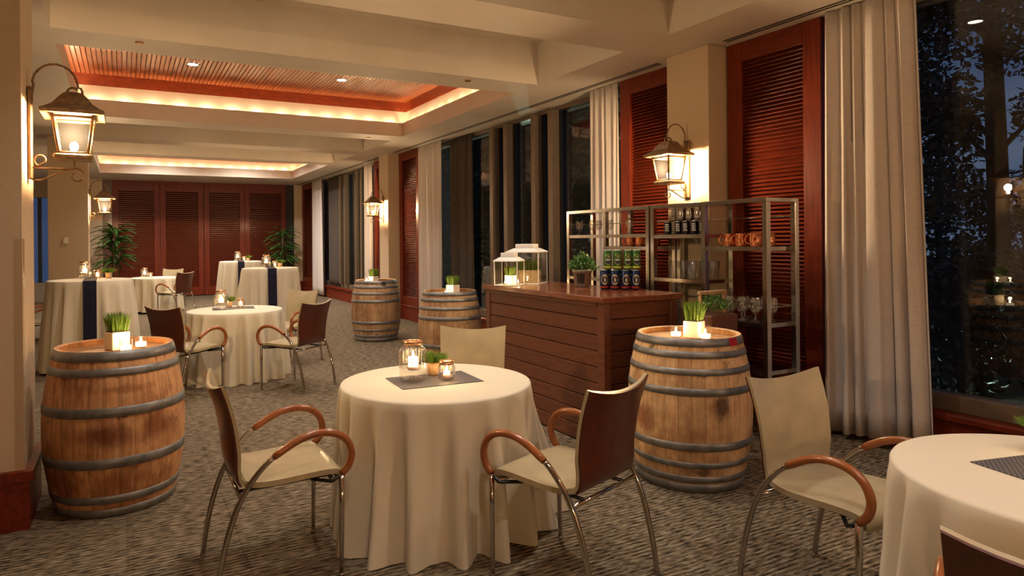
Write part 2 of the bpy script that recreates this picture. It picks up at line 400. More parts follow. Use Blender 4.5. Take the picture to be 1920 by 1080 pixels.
# ------------------------------------------------------------------ mesh helper
class MB:
    def __init__(s):
        s.v, s.f, s.sm = [], [], []

    def add(s, vs, fs, smooth=False):
        o = len(s.v)
        s.v += [tuple(p) for p in vs]
        s.f += [tuple(i + o for i in f) for f in fs]
        s.sm += [smooth] * len(fs)
        return s

    def box(s, x0, x1, y0, y1, z0, z1):
        vs = [(x0, y0, z0), (x1, y0, z0), (x1, y1, z0), (x0, y1, z0), (x0, y0, z1), (x1, y0, z1), (x1, y1, z1), (x0, y1, z1)]
        return s.add(vs, [(3, 2, 1, 0), (4, 5, 6, 7), (0, 1, 5, 4), (1, 2, 6, 5), (2, 3, 7, 6), (3, 0, 4, 7)])

    def rbox(s, c, size, rot=(0, 0, 0)):
        m = Euler(rot).to_matrix()
        a, b, d = size[0] / 2, size[1] / 2, size[2] / 2
        vs = [Vector(c) + m @ Vector(p) for p in ((-a, -b, -d), (a, -b, -d), (a, b, -d), (-a, b, -d), (-a, -b, d), (a, -b, d), (a, b, d), (-a, b, d))]
        return s.add(vs, [(3, 2, 1, 0), (4, 5, 6, 7), (0, 1, 5, 4), (1, 2, 6, 5), (2, 3, 7, 6), (3, 0, 4, 7)])

    def bevbox(s, x0, x1, y0, y1, z0, z1, r):
        """box with chamfered vertical and horizontal edges"""
        def ring(i, z):
            a, b, c, d = x0 + i, x1 - i, y0 + i, y1 - i
            k = r * .8
            return [(a + k, c, z), (b - k, c, z), (b, c + k, z), (b, d - k, z), (b - k, d, z), (a + k, d, z), (a, d - k, z), (a, c + k, z)]
        rings = [ring(r, z0), ring(0, z0 + r), ring(0, z1 - r), ring(r, z1)]
        vs = sum(rings, [])
        fs = [tuple(range(7, -1, -1)), tuple(24 + i for i in range(8))]
        for k in range(3):
            for i in range(8):
                j = (i + 1) % 8
                fs.append((k * 8 + i, k * 8 + j, k * 8 + 8 + j, k * 8 + 8 + i))
        return s.add(vs, fs)

    def lathe(s, prof, n=24, c=(0, 0, 0), smooth=True, caps=True, mod=None):
        vs, fs = [], []
        for (r, z) in prof:
            for i in range(n):
                a = 2 * PI * i / n
                rr = r * (mod(a, z) if mod else 1)
                vs.append((c[0] + rr * math.cos(a), c[1] + rr * math.sin(a), c[2] + z))
        for k in range(len(prof) - 1):
            for i in range(n):
                j = (i + 1) % n
                fs.append((k * n + i, k * n + j, (k + 1) * n + j, (k + 1) * n + i))
        s.add(vs, fs, smooth)
        if caps:
            o = len(s.v) - len(vs)
            s.f.append(tuple(o + i for i in range(n - 1, -1, -1))); s.sm.append(False)
            s.f.append(tuple(o + (len(prof) - 1) * n + i for i in range(n))); s.sm.append(False)
        return s

    def tube(s, pts, r, n=8, caps=True, smooth=True):
        pts = [Vector(p) for p in pts]
        if not callable(r):
            rr = r
            r = lambda t: rr
        N = len(pts)
        vs, fs = [], []
        prev = None
        for i, p in enumerate(pts):
            tg = (pts[min(i + 1, N - 1)] - pts[max(i - 1, 0)]).normalized()
            if prev is None:
                up = Vector((0, 0, 1)) if abs(tg.z) < .9 else Vector((1, 0, 0))
                a = tg.cross(up).normalized()
            else:
                a = (prev - tg * prev.dot(tg)).normalized()
            b = tg.cross(a)
            prev = a
            rad = r(i / (N - 1))
            for k in range(n):
                q = 2 * PI * k / n
                vs.append(p + a * rad * math.cos(q) + b * rad * math.sin(q))
        for i in range(N - 1):
            for k in range(n):
                j = (k + 1) % n
                fs.append((i * n + k, i * n + j, (i + 1) * n + j, (i + 1) * n + k))
        s.add(vs, fs, smooth)
        if caps:
            o = len(s.v) - len(vs)
            s.f.append(tuple(o + k for k in range(n - 1, -1, -1))); s.sm.append(False)
            s.f.append(tuple(o + (N - 1) * n + k for k in range(n))); s.sm.append(False)
        return s

    def sphere(s, c, r, n=12, m=8, sz=1.0):
        prof = []
        for i in range(m + 1):
            a = -PI / 2 + PI * i / m
            prof.append((max(1e-4, r * math.cos(a)), r * sz * math.sin(a)))
        return s.lathe(prof, n, c, True, True)

    def grid(s, rows, smooth=True, close=False):
        """rows of equally many points"""
        n = len(rows[0])
        vs = [p for r in rows for p in r]
        fs = []
        for i in range(len(rows) - 1):
            for k in range(n if close else n - 1):
                j = (k + 1) % n
                fs.append((i * n + k, i * n + j, (i + 1) * n + j, (i + 1) * n + k))
        return s.add(vs, fs, smooth)

    def mesh(s, name, m):
        me = bpy.data.meshes.new(name)
        me.from_pydata(s.v, [], s.f)
        me.polygons.foreach_set('use_smooth', s.sm)
        if m is not None:
            me.materials.append(m)
        me.update()
        return me

    def build(s, name, m, parent=None, kind=None):
        o = bpy.data.objects.new(name, s.mesh(name, m))
        COL.objects.link(o)
        if parent is not None:
            o.parent = parent
        if kind:
            o['kind'] = kind
        return o

def tag(o, label, cat, group=None):
    o['label'] = label
    o['category'] = cat
    if group:
        o['group'] = group
    return o

def thing(name, label, cat, loc=(0, 0, 0), rz=0.0, group=None):
    o = bpy.data.objects.new(name, None)
    o.empty_display_size = .1
    COL.objects.link(o)
    o.location = loc
    o.rotation_euler = (0, 0, rz)
    return tag(o, label, cat, group)

def struct(o):
    o['kind'] = 'structure'
    return o

def inst(name, me, parent, loc=(0, 0, 0), rot=(0, 0, 0), scale=(1, 1, 1)):
    o = bpy.data.objects.new(name, me)
    COL.objects.link(o)
    o.parent = parent
    o.location, o.rotation_euler, o.scale = loc, rot, scale
    return o

CH = {}
def children(o):
    return [c for c in COL.objects if c.parent == o]

def copy_tree(root, loc, rz, label, group=None, kids=None):
    kids = kids if kids is not None else snapshot(root)
    def rec(o, par):
        c = o.copy()
        COL.objects.link(c)
        c.parent = par
        for k in kids.get(o.name, []):
            rec(k, c)
        return c
    r = rec(root, None)
    r.location = loc
    r.rotation_euler = (0, 0, rz)
    r['label'] = label
    if group:
        r['group'] = group
    return r

def snapshot(root):
    d = {}
    for o in COL.objects:
        if o.parent is not None:
            d.setdefault(o.parent.name, []).append(o)
    return d

def point(name, loc, watt, r=.03, col=WARM, parent=None):
    l = bpy.data.lights.new(name, 'POINT')
    l.energy = watt; l.color = col; l.shadow_soft_size = r
    o = bpy.data.objects.new(name, l)
    COL.objects.link(o)
    o.location = loc
    if parent is not None:
        o.parent = parent
    return o

def spot(name, loc, watt, ang, blend=.6, r=.05, col=WARM, parent=None):
    l = bpy.data.lights.new(name, 'SPOT')
    l.energy = watt; l.color = col; l.spot_size = ang; l.spot_blend = blend; l.shadow_soft_size = r
    o = bpy.data.objects.new(name, l)
    COL.objects.link(o)
    o.location = loc
    if parent is not None:
        o.parent = parent
    return o

# ------------------------------------------------------------------ room layout (metres)
H = 3.20                       # soffit height
XL, XC, XCOL, XS, XW = -0.50, 4.05, 4.55, 4.77, 4.98
PILL_Y = [(4.22, 4.72), (12.22, 12.72), (20.22, 20.72), (-3.78, -3.28)]
YN, YF = -4.6, 20.30           # near wall, far wall
XAIS = -3.2                    # aisle wall on the left
# coffers: (y0, y1, kind)
COFFERS = [(-3.29, -1.88, 'plain'), (-1.38, 2.15, 'wood'), (2.65, 4.18, 'plain'), (4.74, 6.16, 'plain'), (6.65, 10.18, 'wood'),
           (10.68, 12.18, 'plain'), (12.68, 14.2, 'plain'), (14.62, 18.25, 'wood')]

floor = MB().box(XAIS - .2, 5.3, YN - .2, 21.2, -.06, 0).build('floor', M['carpet'])
struct(floor)

# ceiling: soffit with the coffer openings left out, recess sides and tops
mb = MB()
mb.box(XC, 5.3, YN - .2, 21.2, H, H + .1)
mb.box(XAIS - .2, XL, YN - .2, 21.2, H, H + .1)
ys = [YN - .2] + [y for c in COFFERS for y in c[:2]] + [21.2]
for i in range(0, len(ys), 2):
    mb.box(XL, XC, ys[i], ys[i + 1], H, H + .1)
for y0, y1, k in COFFERS:
    top = 3.65 if k == 'plain' else 3.42
    if k == 'plain':
        z1 = 3.65
        mb.box(XL, XC, y0 - .04, y0, H + .1, z1); mb.box(XL, XC, y1, y1 + .04, H + .1, z1)
        mb.box(XL - .04, XL, y0 - .04, y1 + .04, H + .1, z1); mb.box(XC, XC + .04, y0 - .04, y1 + .04, H + .1, z1)
        mb.box(XL - .04, XC + .04, y0 - .04, y1 + .04, z1, z1 + .05)
ceiling = struct(mb.build('ceiling', M['ceil']))

# wood coffers: lip, hidden lamp trough, glowing frieze, timber trim and beadboard planks
PLANK_W = 0.0535
def wood_coffer(y0, y1, planks):
    zl, zf, zt, zc = 3.42, 3.625, 3.76, 3.78
    w = .11                                      # trough width behind the lip
    p = MB()
    # lip (vertical face from soffit to ledge)
    t = .025
    p.box(XL, XC, y0 - t, y0, H + .1, zl); p.box(XL, XC, y1, y1 + t, H + .1, zl)
    p.box(XL - t, XL, y0 - t, y1 + t, H + .1, zl); p.box(XC, XC + t, y0 - t, y1 + t, H + .1, zl)
    # trough floor
    zb = 3.34
    p.box(XL - w, XC + w, y0 - w, y0 - t, zb, zb + .015); p.box(XL - w, XC + w, y1 + t, y1 + w, zb, zb + .015)
    p.box(XL - w, XL - t, y0 - t, y1 + t, zb, zb + .015); p.box(XC + t, XC + w, y0 - t, y1 + t, zb, zb + .015)
    p.build('cove_lip', M['ceil'], ceiling)
    p = MB()
    p.box(XL - w, XC + w, y0 - w - .03, y0 - w, zb, zf); p.box(XL - w, XC + w, y1 + w, y1 + w + .03, zb, zf)
    p.box(XL - w - .03, XL - w, y0 - w - .03, y1 + w + .03, zb, zf); p.box(XC + w, XC + w + .03, y0 - w - .03, y1 + w + .03, zb, zf)
    p.build('cove_frieze', M['cove'], ceiling)
    for (a, b, c, d) in ((XL - w, XC + w, y0 - w - .03, y0 - w + .012), (XL - w, XC + w, y1 + w - .012, y1 + w + .03),
                         (XL - w - .03, XL - w + .012, y0 - w, y1 + w), (XC + w - .012, XC + w + .03, y0 - w, y1 + w)):
        MB().box(a, b, c, d, zf, zt + .04).build('timber_trim', M['woodtrim'], ceiling)
    MB().box(XL - w - .03, XC + w + .03, y0 - w - .03, y1 + w + .03, zc + .025, zc + .06).build('timber_backing', M['woodtrim'], ceiling)
    x0, x1 = XL - w + .012, XC + w - .012
    n = int((x1 - x0) / PLANK_W)
    pw = (x1 - x0) / n
    g = .0035
    q = MB()
    L0, L1 = y0 - w + .012, y1 + w - .012
    q.add([(g, L0, .024), (g, L0, .004), (g + .004, L0, 0), (pw - g - .004, L0, 0), (pw - g, L0, .004), (pw - g, L0, .024),
           (g, L1, .024), (g, L1, .004), (g + .004, L1, 0), (pw - g - .004, L1, 0), (pw - g, L1, .004), (pw - g, L1, .024)],
          [(0, 1, 7, 6), (1, 2, 8, 7), (2, 3, 9, 8), (3, 4, 10, 9), (4, 5, 11, 10)])
    me = q.mesh('plank', M['plank'])
    if planks:
        for i in range(n):
            inst('plank', me, ceiling, (x0 + i * pw, 0, zc + rnd.uniform(-.001, .001)))
    else:
        o = MB()
        for i in range(n):
            o.add([(x + x0 + i * pw, y, z + zc) for (x, y, z) in q.v], q.f)
        o.build('planks', M['plank'], ceiling, 'stuff')
    # cove lamps lying in the trough
    lamp = MB().box(-.05, .05, -.012, .012, 0, .012).mesh('cove_lamp', M['whitemetal'])
    def run(a, b, fixed, axis, n):
        for i in range(n):
            s = a + (b - a) * (i + .5) / n
            pos = (s, fixed, zb + .03) if axis == 'x' else (fixed, s, zb + .03)
            point('cove_light', pos, L_COVE, .015, COVE_COL)
    nx, ny = 13, 10
    run(XL, XC, y1 + .05, 'x', nx); run(XL, XC, y0 - .05, 'x', nx)
    run(y0, y1, XC + .05, 'y', ny); run(y0, y1, XL - .05, 'y', ny)
wood_coffer(6.65, 10.18, True)
wood_coffer(14.62, 18.25, False)
wood_coffer(-1.38, 2.15, False)

# walls
struct(MB().box(XAIS - .2, XAIS, YN - .2, 21.2, 0, H).build('wall_left', M['wall_dark']))
struct(MB().box(XAIS - .2, 5.3, YN - .2, YN, 0, H).build('wall_near', M['wall']))
mb = MB()
mb.box(XAIS, -2.12, YF + .12, YF + .3, 0, H); mb.box(-1.62, 5.3, YF + .12, YF + .3, 0, H)
mb.box(-2.12, -1.62, YF + .12, YF + .3, 0, .5); mb.box(-2.12, -1.62, YF + .12, YF + .3, 2.7, H)
wf = struct(mb.build('wall_far', M['wall_dark']))
WALLS_Y = [(3.29, 5.66), (11.2, 13.68), (18.9, 21.2), (YN - .2, YN + .05)]
mb = MB()
for a, b in WALLS_Y:
    mb.box(XS + .10, 5.1, a, b, 0, H)
struct(mb.build('wall_right', M['wall']))

# pillars with timber bases
def pillar(x0, x1, y0, y1, lab):
    p = struct(MB().bevbox(x0, x1, y0, y1, 0, H - .001, .004).build('pillar', M['wall']))
    p['label'] = lab
    q = MB()
    q.box(x0 - .025, x1 + .025, y0 - .025, y0 + .001, 0, .26); q.box(x0 - .025, x1 + .025, y1 - .001, y1 + .025, 0, .26)
    q.box(x0 - .025, x0 + .001, y0, y1, 0, .26); q.box(x1 - .001, x1 + .025, y0, y1, 0, .26)
    q.build('pillar_base', M['mahog_h'], p)
    q = MB()
    q.box(x0 - .042, x1 + .042, y0 - .042, y0, .26, .31); q.box(x0 - .042, x1 + .042, y1, y1 + .042, .26, .31)
    q.box(x0 - .042, x0, y0, y1, .26, .31); q.box(x1, x1 + .042, y0, y1, .26, .31)
    q.build('base_cap', M['mahog_h'], p)
    return p
pl1 = pillar(-1.02, XL + .025, *PILL_Y[0], 'beige pillar beside the orange barrel, carrying a lantern')
pillar(-1.045, XL, *PILL_Y[1], 'beige pillar far on the left with a thermostat')
pillar(-1.045, XL, *PILL_Y[2], 'beige pillar at the far left corner beside the palm')
pillar(-1.045, XL, *PILL_Y[3], 'beige pillar behind the photographer on the left')
for i, (a, b) in enumerate(PILL_Y):
    pillar(XCOL, 5.0, a, b, ['beige pillar behind the metal shelves', 'beige pillar between louvred panels behind the barrels', 'beige pillar at the far right corner', 'beige pillar behind the photographer by the windows'][i])
g = MB()
XG = XL + .025
g.box(XG - .04, XG + .004, PILL_Y[0][0] - .004, PILL_Y[0][0] - .001, .32, 1.53); g.box(XG + .001, XG + .004, PILL_Y[0][0] - .004, PILL_Y[0][0] + .04, .32, 1.53)
g.build('corner_guard', M['guard'], pl1)

# louvred panels
SLAT = None
def louvre(y0, y1, lab, slats=True, pitch=.033, name='louvered_panel'):
    """panel on the window wall, room face at XS"""
    t = thing(name, lab, 'shutter', (XS, (y0 + y1) / 2, 0), 0, 'louvred panels along the window wall')
    h = (y1 - y0) / 2
    st = .155
    zb, z0, z1, zt = .28, .44, 3.03, H - .003
    MB().bevbox(0, .095, -h, -h + st, zb, zt, .004).build('stile', M['mahog'], t)
    MB().bevbox(0, .095, h - st, h, zb, zt, .004).build('stile', M['mahog'], t)
    MB().bevbox(.002, .093, -h + st, h - st, z1, zt, .004).build('rail', M['mahog_h'], t)
    MB().bevbox(.002, .093, -h + st, h - st, zb, z0, .004).build('rail', M['mahog_h'], t)
    MB().box(.08, .093, -h + st, h - st, z0, z1).build('backing', M['veneer'], t)
    q = MB().bevbox(-.03, .095, -h, h, 0, zb - .03, .004)
    q.bevbox(-.045, .095, -h, h, zb - .03, zb, .004)
    q.build('base', M['mahog_h'], t)
    sl = MB().rbox((.04, 0, 0), (.052, 2 * (h - st) - .002, .007), (0, math.radians(-42), 0))
    n = int((z1 - z0) / pitch)
    if slats:
        me = sl.mesh('slat', M['slat'])
        for i in range(n):
            inst('slat', me, t, (0, 0, z0 + (i + .5) * (z1 - z0) / n))
    else:
        o = MB()
        for i in range(n):
            z = z0 + (i + .5) * (z1 - z0) / n
            o.add([(a, b, c + z) for a, b, c in sl.v], sl.f)
        o.build('slats', M['slat'], t, 'stuff')
    return t
louvre(3.31, 4.205, 'mahogany louvred panel right of the beige pillar, behind the metal shelves')
louvre(4.735, 5.65, 'mahogany louvred panel left of the near pillar, behind the green cans')
louvre(11.2, 12.19, 'mahogany louvred panel right of the middle pillar, behind the two barrels', False)
louvre(12.75, 13.68, 'narrow-looking louvred panel just left of the middle pillar lantern', False)
louvre(18.9, 20.19, 'mahogany louvred panel at the far end of the window wall', False)

# folding louvred doors on the far wall
def door(n, x0, x1):
    y = YF
    z0, z1, zt, st = .25, 2.93, H - .003, .14
    d = struct(MB().box(x0 + st, x1 - st, y + .05, y + .06, z0, z1).build('door_%d' % n, M['veneer']))
    MB().bevbox(x0, x0 + st, y, y + .06, .02, zt, .004).build('stile', M['mahog'], d)
    MB().bevbox(x1 - st, x1, y, y + .06, .02, zt, .004).build('stile', M['mahog'], d)
    MB().bevbox(x0 + st, x1 - st, y + .001, y + .059, z1, zt, .004).build('rail', M['mahog'], d)
    MB().bevbox(x0 + st, x1 - st, y + .001, y + .059, .02, z0, .004).build('rail', M['mahog'], d)
    o = MB()
    k = 48
    for i in range(k):
        o.rbox(((x0 + x1) / 2, y + .03, z0 + (i + .5) * (z1 - z0) / k), (x1 - x0 - 2 * st - .002, .055, .009), (math.radians(42), 0, 0))
    o.build('slats', M['slat'], d, 'stuff')
for i, (a, b) in enumerate(((-.27, .885), (.892, 2.01), (2.022, 3.125), (3.132, 4.315))):
    door(i + 1, a, b)
struct(MB().box(4.32, XCOL, YF + .03, YF + .05, 0, H - .002).build('dark_gap_sheet', M['black']))  # black sheet standing in for the dark gap beside the doors
struct(MB().box(XL, -.275, YF + .03, YF + .05, 0, H - .002).build('trim_2', M['veneer']))

# windows on the right
def window(n, y0, y1, mulls):
    zb, zt = .43, H - .003
    w = struct(MB().box(XW - .003, XW + .003, y0, y1, zb, zt).build('window_%d' % n, M['window']))
    MB().bevbox(XW - .07, XW + .07, y0, y1, .32, zb, .004).build('window_frame', M['bronze'], w)
    MB().bevbox(XW - .05, XW + .05, y0, y1, zt - .05, zt, .004).build('window_frame', M['bronze'], w)
    q = MB().box(XW - .13, XW + .1, y0, y1, 0, .27)
    q.build('window_apron', M['mahog_h'], w)
    MB().bevbox(XW - .165, XW + .1, y0, y1, .27, .32, .01).build('window_sill', M['mahog_h'], w)
    for (a, b) in mulls:
        MB().bevbox(XW - .16, XW + .10, a, b, zb, zt - .05, .004).build('mullion', M['bronze'], w)
        MB().box(XW - .05, XW + .05, a - .03, a, zb, zt - .05).build('gasket', M['black'], w)
        MB().box(XW - .05, XW + .05, b, b + .03, zb, zt - .05).build('gasket', M['black'], w)
    return w
window(1, YN + .05, 3.29, [(-2.2, -2.1), (.15, .25)])
window(2, 5.66, 11.2, [(7.02, 7.12), (7.42, 7.52), (8.15, 8.25), (8.56, 8.66)])
window(3, 13.68, 18.9, [(14.7, 14.8), (15.1, 15.2), (16.0, 16.1), (16.4, 16.5)])
M['tinted'] = glass('tinted_glass', (.62, .66, .74), 1.52)
w4 = struct(MB().box(-2.12, -1.62, YF + .2, YF + .206, .5, 2.7).build('window_4', M['tinted']))
MB().box(-1.97, -1.89, YF + .13, YF + .25, .5, 2.7).build('mullion', M['black'], w4)

# slot diffusers in the soffit by the windows
for y0, y1 in ((.2, 4.1), (4.9, 12.1), (12.9, 20.1)):
    o = MB().box(4.60, 4.618, y0, y1, H - .004, H + .002)
    o.box(4.645, 4.663, y0, y1, H - .004, H + .002)
    tag(o.build('slot_diffuser', M['black']), {.2: 'black ceiling air slot in front of the near louvred panel', 4.9: 'long black ceiling air slot above the middle window',
                                              12.9: 'black ceiling air slot above the far window'}[y0], 'air vent', 'ceiling air slots')

# ------------------------------------------------------------------ curtains
def curtain(y0, y1, folds, lab, xa=4.86, xb=4.86, za=.03, zb_=.03, amp=.036, m='curtain', name='curtain', gather=0.0):
    r = random.Random(int(y0 * 100))
    n = folds * 10
    ph = [r.uniform(-1.3, 1.3) for _ in range(folds + 2)]
    am = [r.uniform(.45, 1.25) for _ in range(folds + 2)]
    rows = []
    NZ = 16
    for k in range(NZ + 1):
        t = k / NZ
        row = []
        for i in range(n + 1):
            s = i / n
            z0 = za + (zb_ - za) * s
            z = z0 + (H - .008 - z0) * t
            f = min(folds - 1e-6, max(0, folds * (s + .045 * math.sin(2 * PI * s * 2.3 + y0) * math.sin(PI * s))))
            a = am[int(f)] * (1 - f % 1) + am[int(f) + 1] * (f % 1)
            p = ph[int(f)] * (1 - f % 1) + ph[int(f) + 1] * (f % 1)
            x = xa + (xb - xa) * s + math.sin(2 * PI * f + p * 1.2 * (1 - t)) * amp * a * (1 - .35 * t)
            mid = (y0 + y1) / 2
            y = (y1 if gather > 0 else mid) + (y0 + (y1 - y0) * s - (y1 if gather > 0 else mid)) * (1 - abs(gather) * t) + math.sin(4 * PI * f) * .012 * a
            row.append((x, y, z))
        rows.append(row)
    o = MB().grid(rows).build(name, M[m])
    md = o.modifiers.new('thickness', 'SOLIDIFY'); md.thickness = .004
    tag(o, lab, 'curtain', 'sheer curtains at the windows' if m == 'curtain' else 'dark drapes at the windows')
    return o
curtain(2.50, 3.245, 6, 'wide off-white sheer curtain hanging right of the mahogany panel', 4.74, 4.74, .10, .03, .046, gather=.13)
curtain(5.67, 6.15, 5, 'pale sheer curtain left of the panel behind the green cans', 4.755, 4.755, .04, .04, .034)
curtain(10.2, 11.17, 8, 'long sheer curtain behind the barrel at the end of the bar', 4.755, 4.755, .05, .05)
curtain(13.75, 14.25, 4, 'narrow sheer curtain left of the middle pillar', 4.755, 4.755, .05, .05)
curtain(17.75, 18.87, 7, 'bright white sheer curtain at the far end of the window wall', 4.755, 4.755, .05, .05, gather=.12)
curtain(9.35, 10.15, 6, 'dark drape beside the sheer curtain behind the barrels', 4.90, 4.90, .35, .35, .03, 'drape', 'drape')
curtain(16.6, 17.7, 7, 'dark grey drape at the far window', 4.90, 4.90, .35, .35, .03, 'drape', 'drape')

# ------------------------------------------------------------------ lantern sconces
def arc(cx, cz, r, a0, a1, n, k=0.0, y=0.0):
    """points of an arc or spiral in the x-z plane"""
    pts = []
    for i in range(n + 1):
        t = i / n
        a = math.radians(a0 + (a1 - a0) * t)
        rr = r * (1 - k * t)
        pts.append((cx + rr * math.cos(a), y, cz + rr * math.sin(a)))
    return pts

def make_sconce(lab, loc, rz):
    """origin on the wall at the lantern's mid height, local +x into the room"""
    t = thing('lantern_sconce', lab, 'lamp', loc, rz, 'lantern sconces on the pillars')
    MB().bevbox(.002, .022, -.035, .035, -.30, .22, .005).build('back_plate', M['iron'], t)
    D = .225
    # hoop arm from the plate over the roof, ending in a curl
    pts = [(.02, 0, .12), (.022, 0, .18), (.03, 0, .235)]
    pts += [(.135 + .112 * math.cos(math.radians(a)), 0, .235 + .125 * math.sin(math.radians(a))) for a in range(170, -1, -17)]
    pts += arc(.225, .205, .046, 40, -320, 16, .45)
    MB().tube(pts, .0065, 8).build('scroll_arm', M['iron'], t)
    # roof: square bell shape
    prof = [(.155, .065), (.158, .085), (.135, .098), (.100, .125), (.072, .165), (.048, .195), (.020, .207), (.002, .21)]
    q = MB()
    rows = []
    for s, z in prof:
        rows.append([(D - s, -s, z), (D, -s * 1.0, z), (D + s, -s, z), (D + s, 0, z), (D + s, s, z), (D, s, z), (D - s, s, z), (D - s, 0, z)])
    q.grid(rows, False, True)
    q.f.append(tuple(range(7, -1, -1))); q.sm.append(False)
    q.build('roof', M['iron'], t)
    # cage: four corner posts, head and foot rings
    zt, zb, a, b = .065, -.155, .100, .072
    q = MB()
    for sx_, sy_ in ((1, 1), (1, -1), (-1, 1), (-1, -1)):
        q.tube([(D + sx_ * b, sy_ * b, zb), (D + sx_ * a, sy_ * a, zt)], .0085, 6)
    for (z, s) in ((zt - .012, a), (zb + .006, b)):
        for (p0, p1) in (((-s, -s), (s, -s)), ((s, -s), (s, s)), ((s, s), (-s, s)), ((-s, s), (-s, -s))):
            q.tube([(D + p0[0], p0[1], z), (D + p1[0], p1[1], z)], .009, 6)
    q.build('cage', M['iron'], t)
    i = .004
    for (sx_, sy_) in ((1, 0), (-1, 0), (0, 1), (0, -1)):
        at, ab = a - i, b - i
        if sx_:
            vs = [(D + sx_ * ab, -ab, zb), (D + sx_ * ab, ab, zb), (D + sx_ * at, at, zt), (D + sx_ * at, -at, zt)]
        else:
            vs = [(D - ab, sy_ * ab, zb), (D + ab, sy_ * ab, zb), (D + at, sy_ * at, zt), (D - at, sy_ * at, zt)]
        MB().add(vs, [(0, 1, 2, 3)]).build('pane', M['frost'], t)
    q = MB()
    q.bevbox(D - .098, D + .098, -.098, .098, -.185, -.155, .008)
    q.build('tray', M['iron'], t)
    MB().lathe([(.014, -.155), (.014, -.138), (.010, -.13)], 10, (D, 0, 0)).build('lamp_holder', M['iron'], t)
    bl = MB().sphere((D, 0, -.105), .022, 12, 8, 1.25).build('bulb', M['bulb'], t)
    bl.visible_shadow = True
    # lower bracket with scrolls
    MB().tube([(D, 0, -.185), (D, 0, -.235), (.02, 0, -.235)], .0055, 6).build('bracket', M['iron'], t)
    pts = [(.02, 0, -.30), (.06, 0, -.305), (.12, 0, -.275), (.18, 0, -.245)] + arc(.235, -.275, .045, 120, -230, 16, .55)
    MB().tube(pts, .0055, 6).build('scroll', M['iron'], t)
    pts = arc(.062, -.190, .034, 250, -60, 14, .4) + [(.03, 0, -.235)]
    MB().tube(pts, .0055, 6).build('scroll', M['iron'], t)
    point('sconce_light', (D, 0, -.045), L_SCONCE, .042, WARM, t)
    return t
ZS = 2.165
make_sconce('bronze lantern sconce on the pillar beside the orange barrel', (XL + .025, 4.47, ZS), 0)
make_sconce('bronze lantern sconce on the pillar above the metal shelves', (XCOL, 4.47, ZS), PI)
make_sconce('small glaring lantern sconce above the palm on the far left pillar', (XL, 12.47, ZS), 0)
make_sconce('lantern sconce behind the photographer on the left pillar', (XL, -3.53, ZS), 0)
make_sconce('lantern sconce behind the photographer on the window side pillar', (XCOL, -3.53, ZS), PI)
make_sconce('small lantern sconce on the middle pillar behind the barrels', (XCOL, 12.47, ZS), PI)

# ------------------------------------------------------------------ ceiling downlights
def downlight(x, y, z, lab, watt, ang=1.9, grp='recessed ceiling lights'):
    t = thing('downlight', lab, 'ceiling light', (x, y, z), 0, grp)
    MB().lathe([(.062, -.004), (.082, -.008), (.086, -.001), (.066, .0)], 24, (0, 0, 0), True, False).build('rim', M['whitemetal'], t)
    MB().lathe([(.001, 0), (.062, -.002)], 24, (0, 0, 0), False, False).build('lens', M['disc'], t)
    spot('downlight_lamp', (0, 0, -.03), watt, ang, .75, .05, DOWN_COL, t)
    return t
downlight(.80, 9.20, 3.779, 'left of the two recessed lights in the timber ceiling', L_DOWN)
downlight(2.75, 9.20, 3.779, 'right of the two recessed lights in the timber ceiling', L_DOWN)
downlight(.80, 7.45, 3.779, 'recessed timber ceiling light hidden by the beam, on the left', L_DOWN)
downlight(2.75, 7.45, 3.779, 'recessed timber ceiling light hidden by the beam, on the right', L_DOWN)
for x in (.8, 2.75):
    for y in (15.4, 17.2):
        downlight(x, y, 3.779, 'recessed light hidden in the far timber ceiling, %s %s' % ('nearer' if y < 16 else 'farther', 'left' if x < 1 else 'right'), L_DOWN * 2.0, 2.75, grp='recessed lights in the far timber ceiling')
for i, (x, y) in enumerate(((2.35, 3.60), (0.7, 3.2), (1.2, 5.45), (3.2, 5.45), (.9, 11.4), (3.0, 11.4), (.9, 13.4), (3.0, 13.4))):
    downlight(x, y, 3.649, ('recessed light in the plain ceiling recess above the foreground table', 'recessed light in the plain ceiling recess left of the foreground table', 'recessed light in the recess above the orange barrel', 'recessed light in the recess above the bar counter', 'recessed light in the recess beyond the timber ceiling, left', 'recessed light in the recess beyond the timber ceiling, right', 'recessed light in the second recess beyond the timber ceiling, left', 'recessed light in the second recess beyond the timber ceiling, right')[i], L_DOWN_TABLE * (1.45 if i == 0 else 1), 1.9, 'recessed lights in the plain ceiling recesses')
for x, y, w_ in ((2.5, .9, 'above the near right table'), (.6, .6, 'beside the photographer'), (2.5, -.6, 'behind the near right table')):
    downlight(x, y, 3.779, 'recessed light outside the frame ' + w_, L_DOWN_TABLE, 1.7, 'recessed lights outside the frame')
for i, (x, y) in enumerate(((.131, 6.30), (3.256, 6.30), (3.573, 10.5))):
    o = MB().lathe([(.03, -.012), (.035, 0), (.001, .002)], 16, (x, y, H - .001), True, True).build('sprinkler_head', M['rosegold'])
    tag(o, ['small sprinkler cap on the beam, left', 'small sprinkler cap on the beam, right, near the window', 'small sprinkler cap beyond the timber ceiling'][i], 'sprinkler', 'sprinkler caps')
o = MB().bevbox(-.845, -.775, PILL_Y[1][0] - .025, PILL_Y[1][0] - .001, 1.50, 1.60, .005).build('thermostat', M['white'])
tag(o, 'small white thermostat on the far left pillar', 'thermostat')

# ------------------------------------------------------------------ wine barrels
BH = .9076
def brad(z):
    return .309 + .066 * (1 - (2 * z / BH - 1) ** 2)

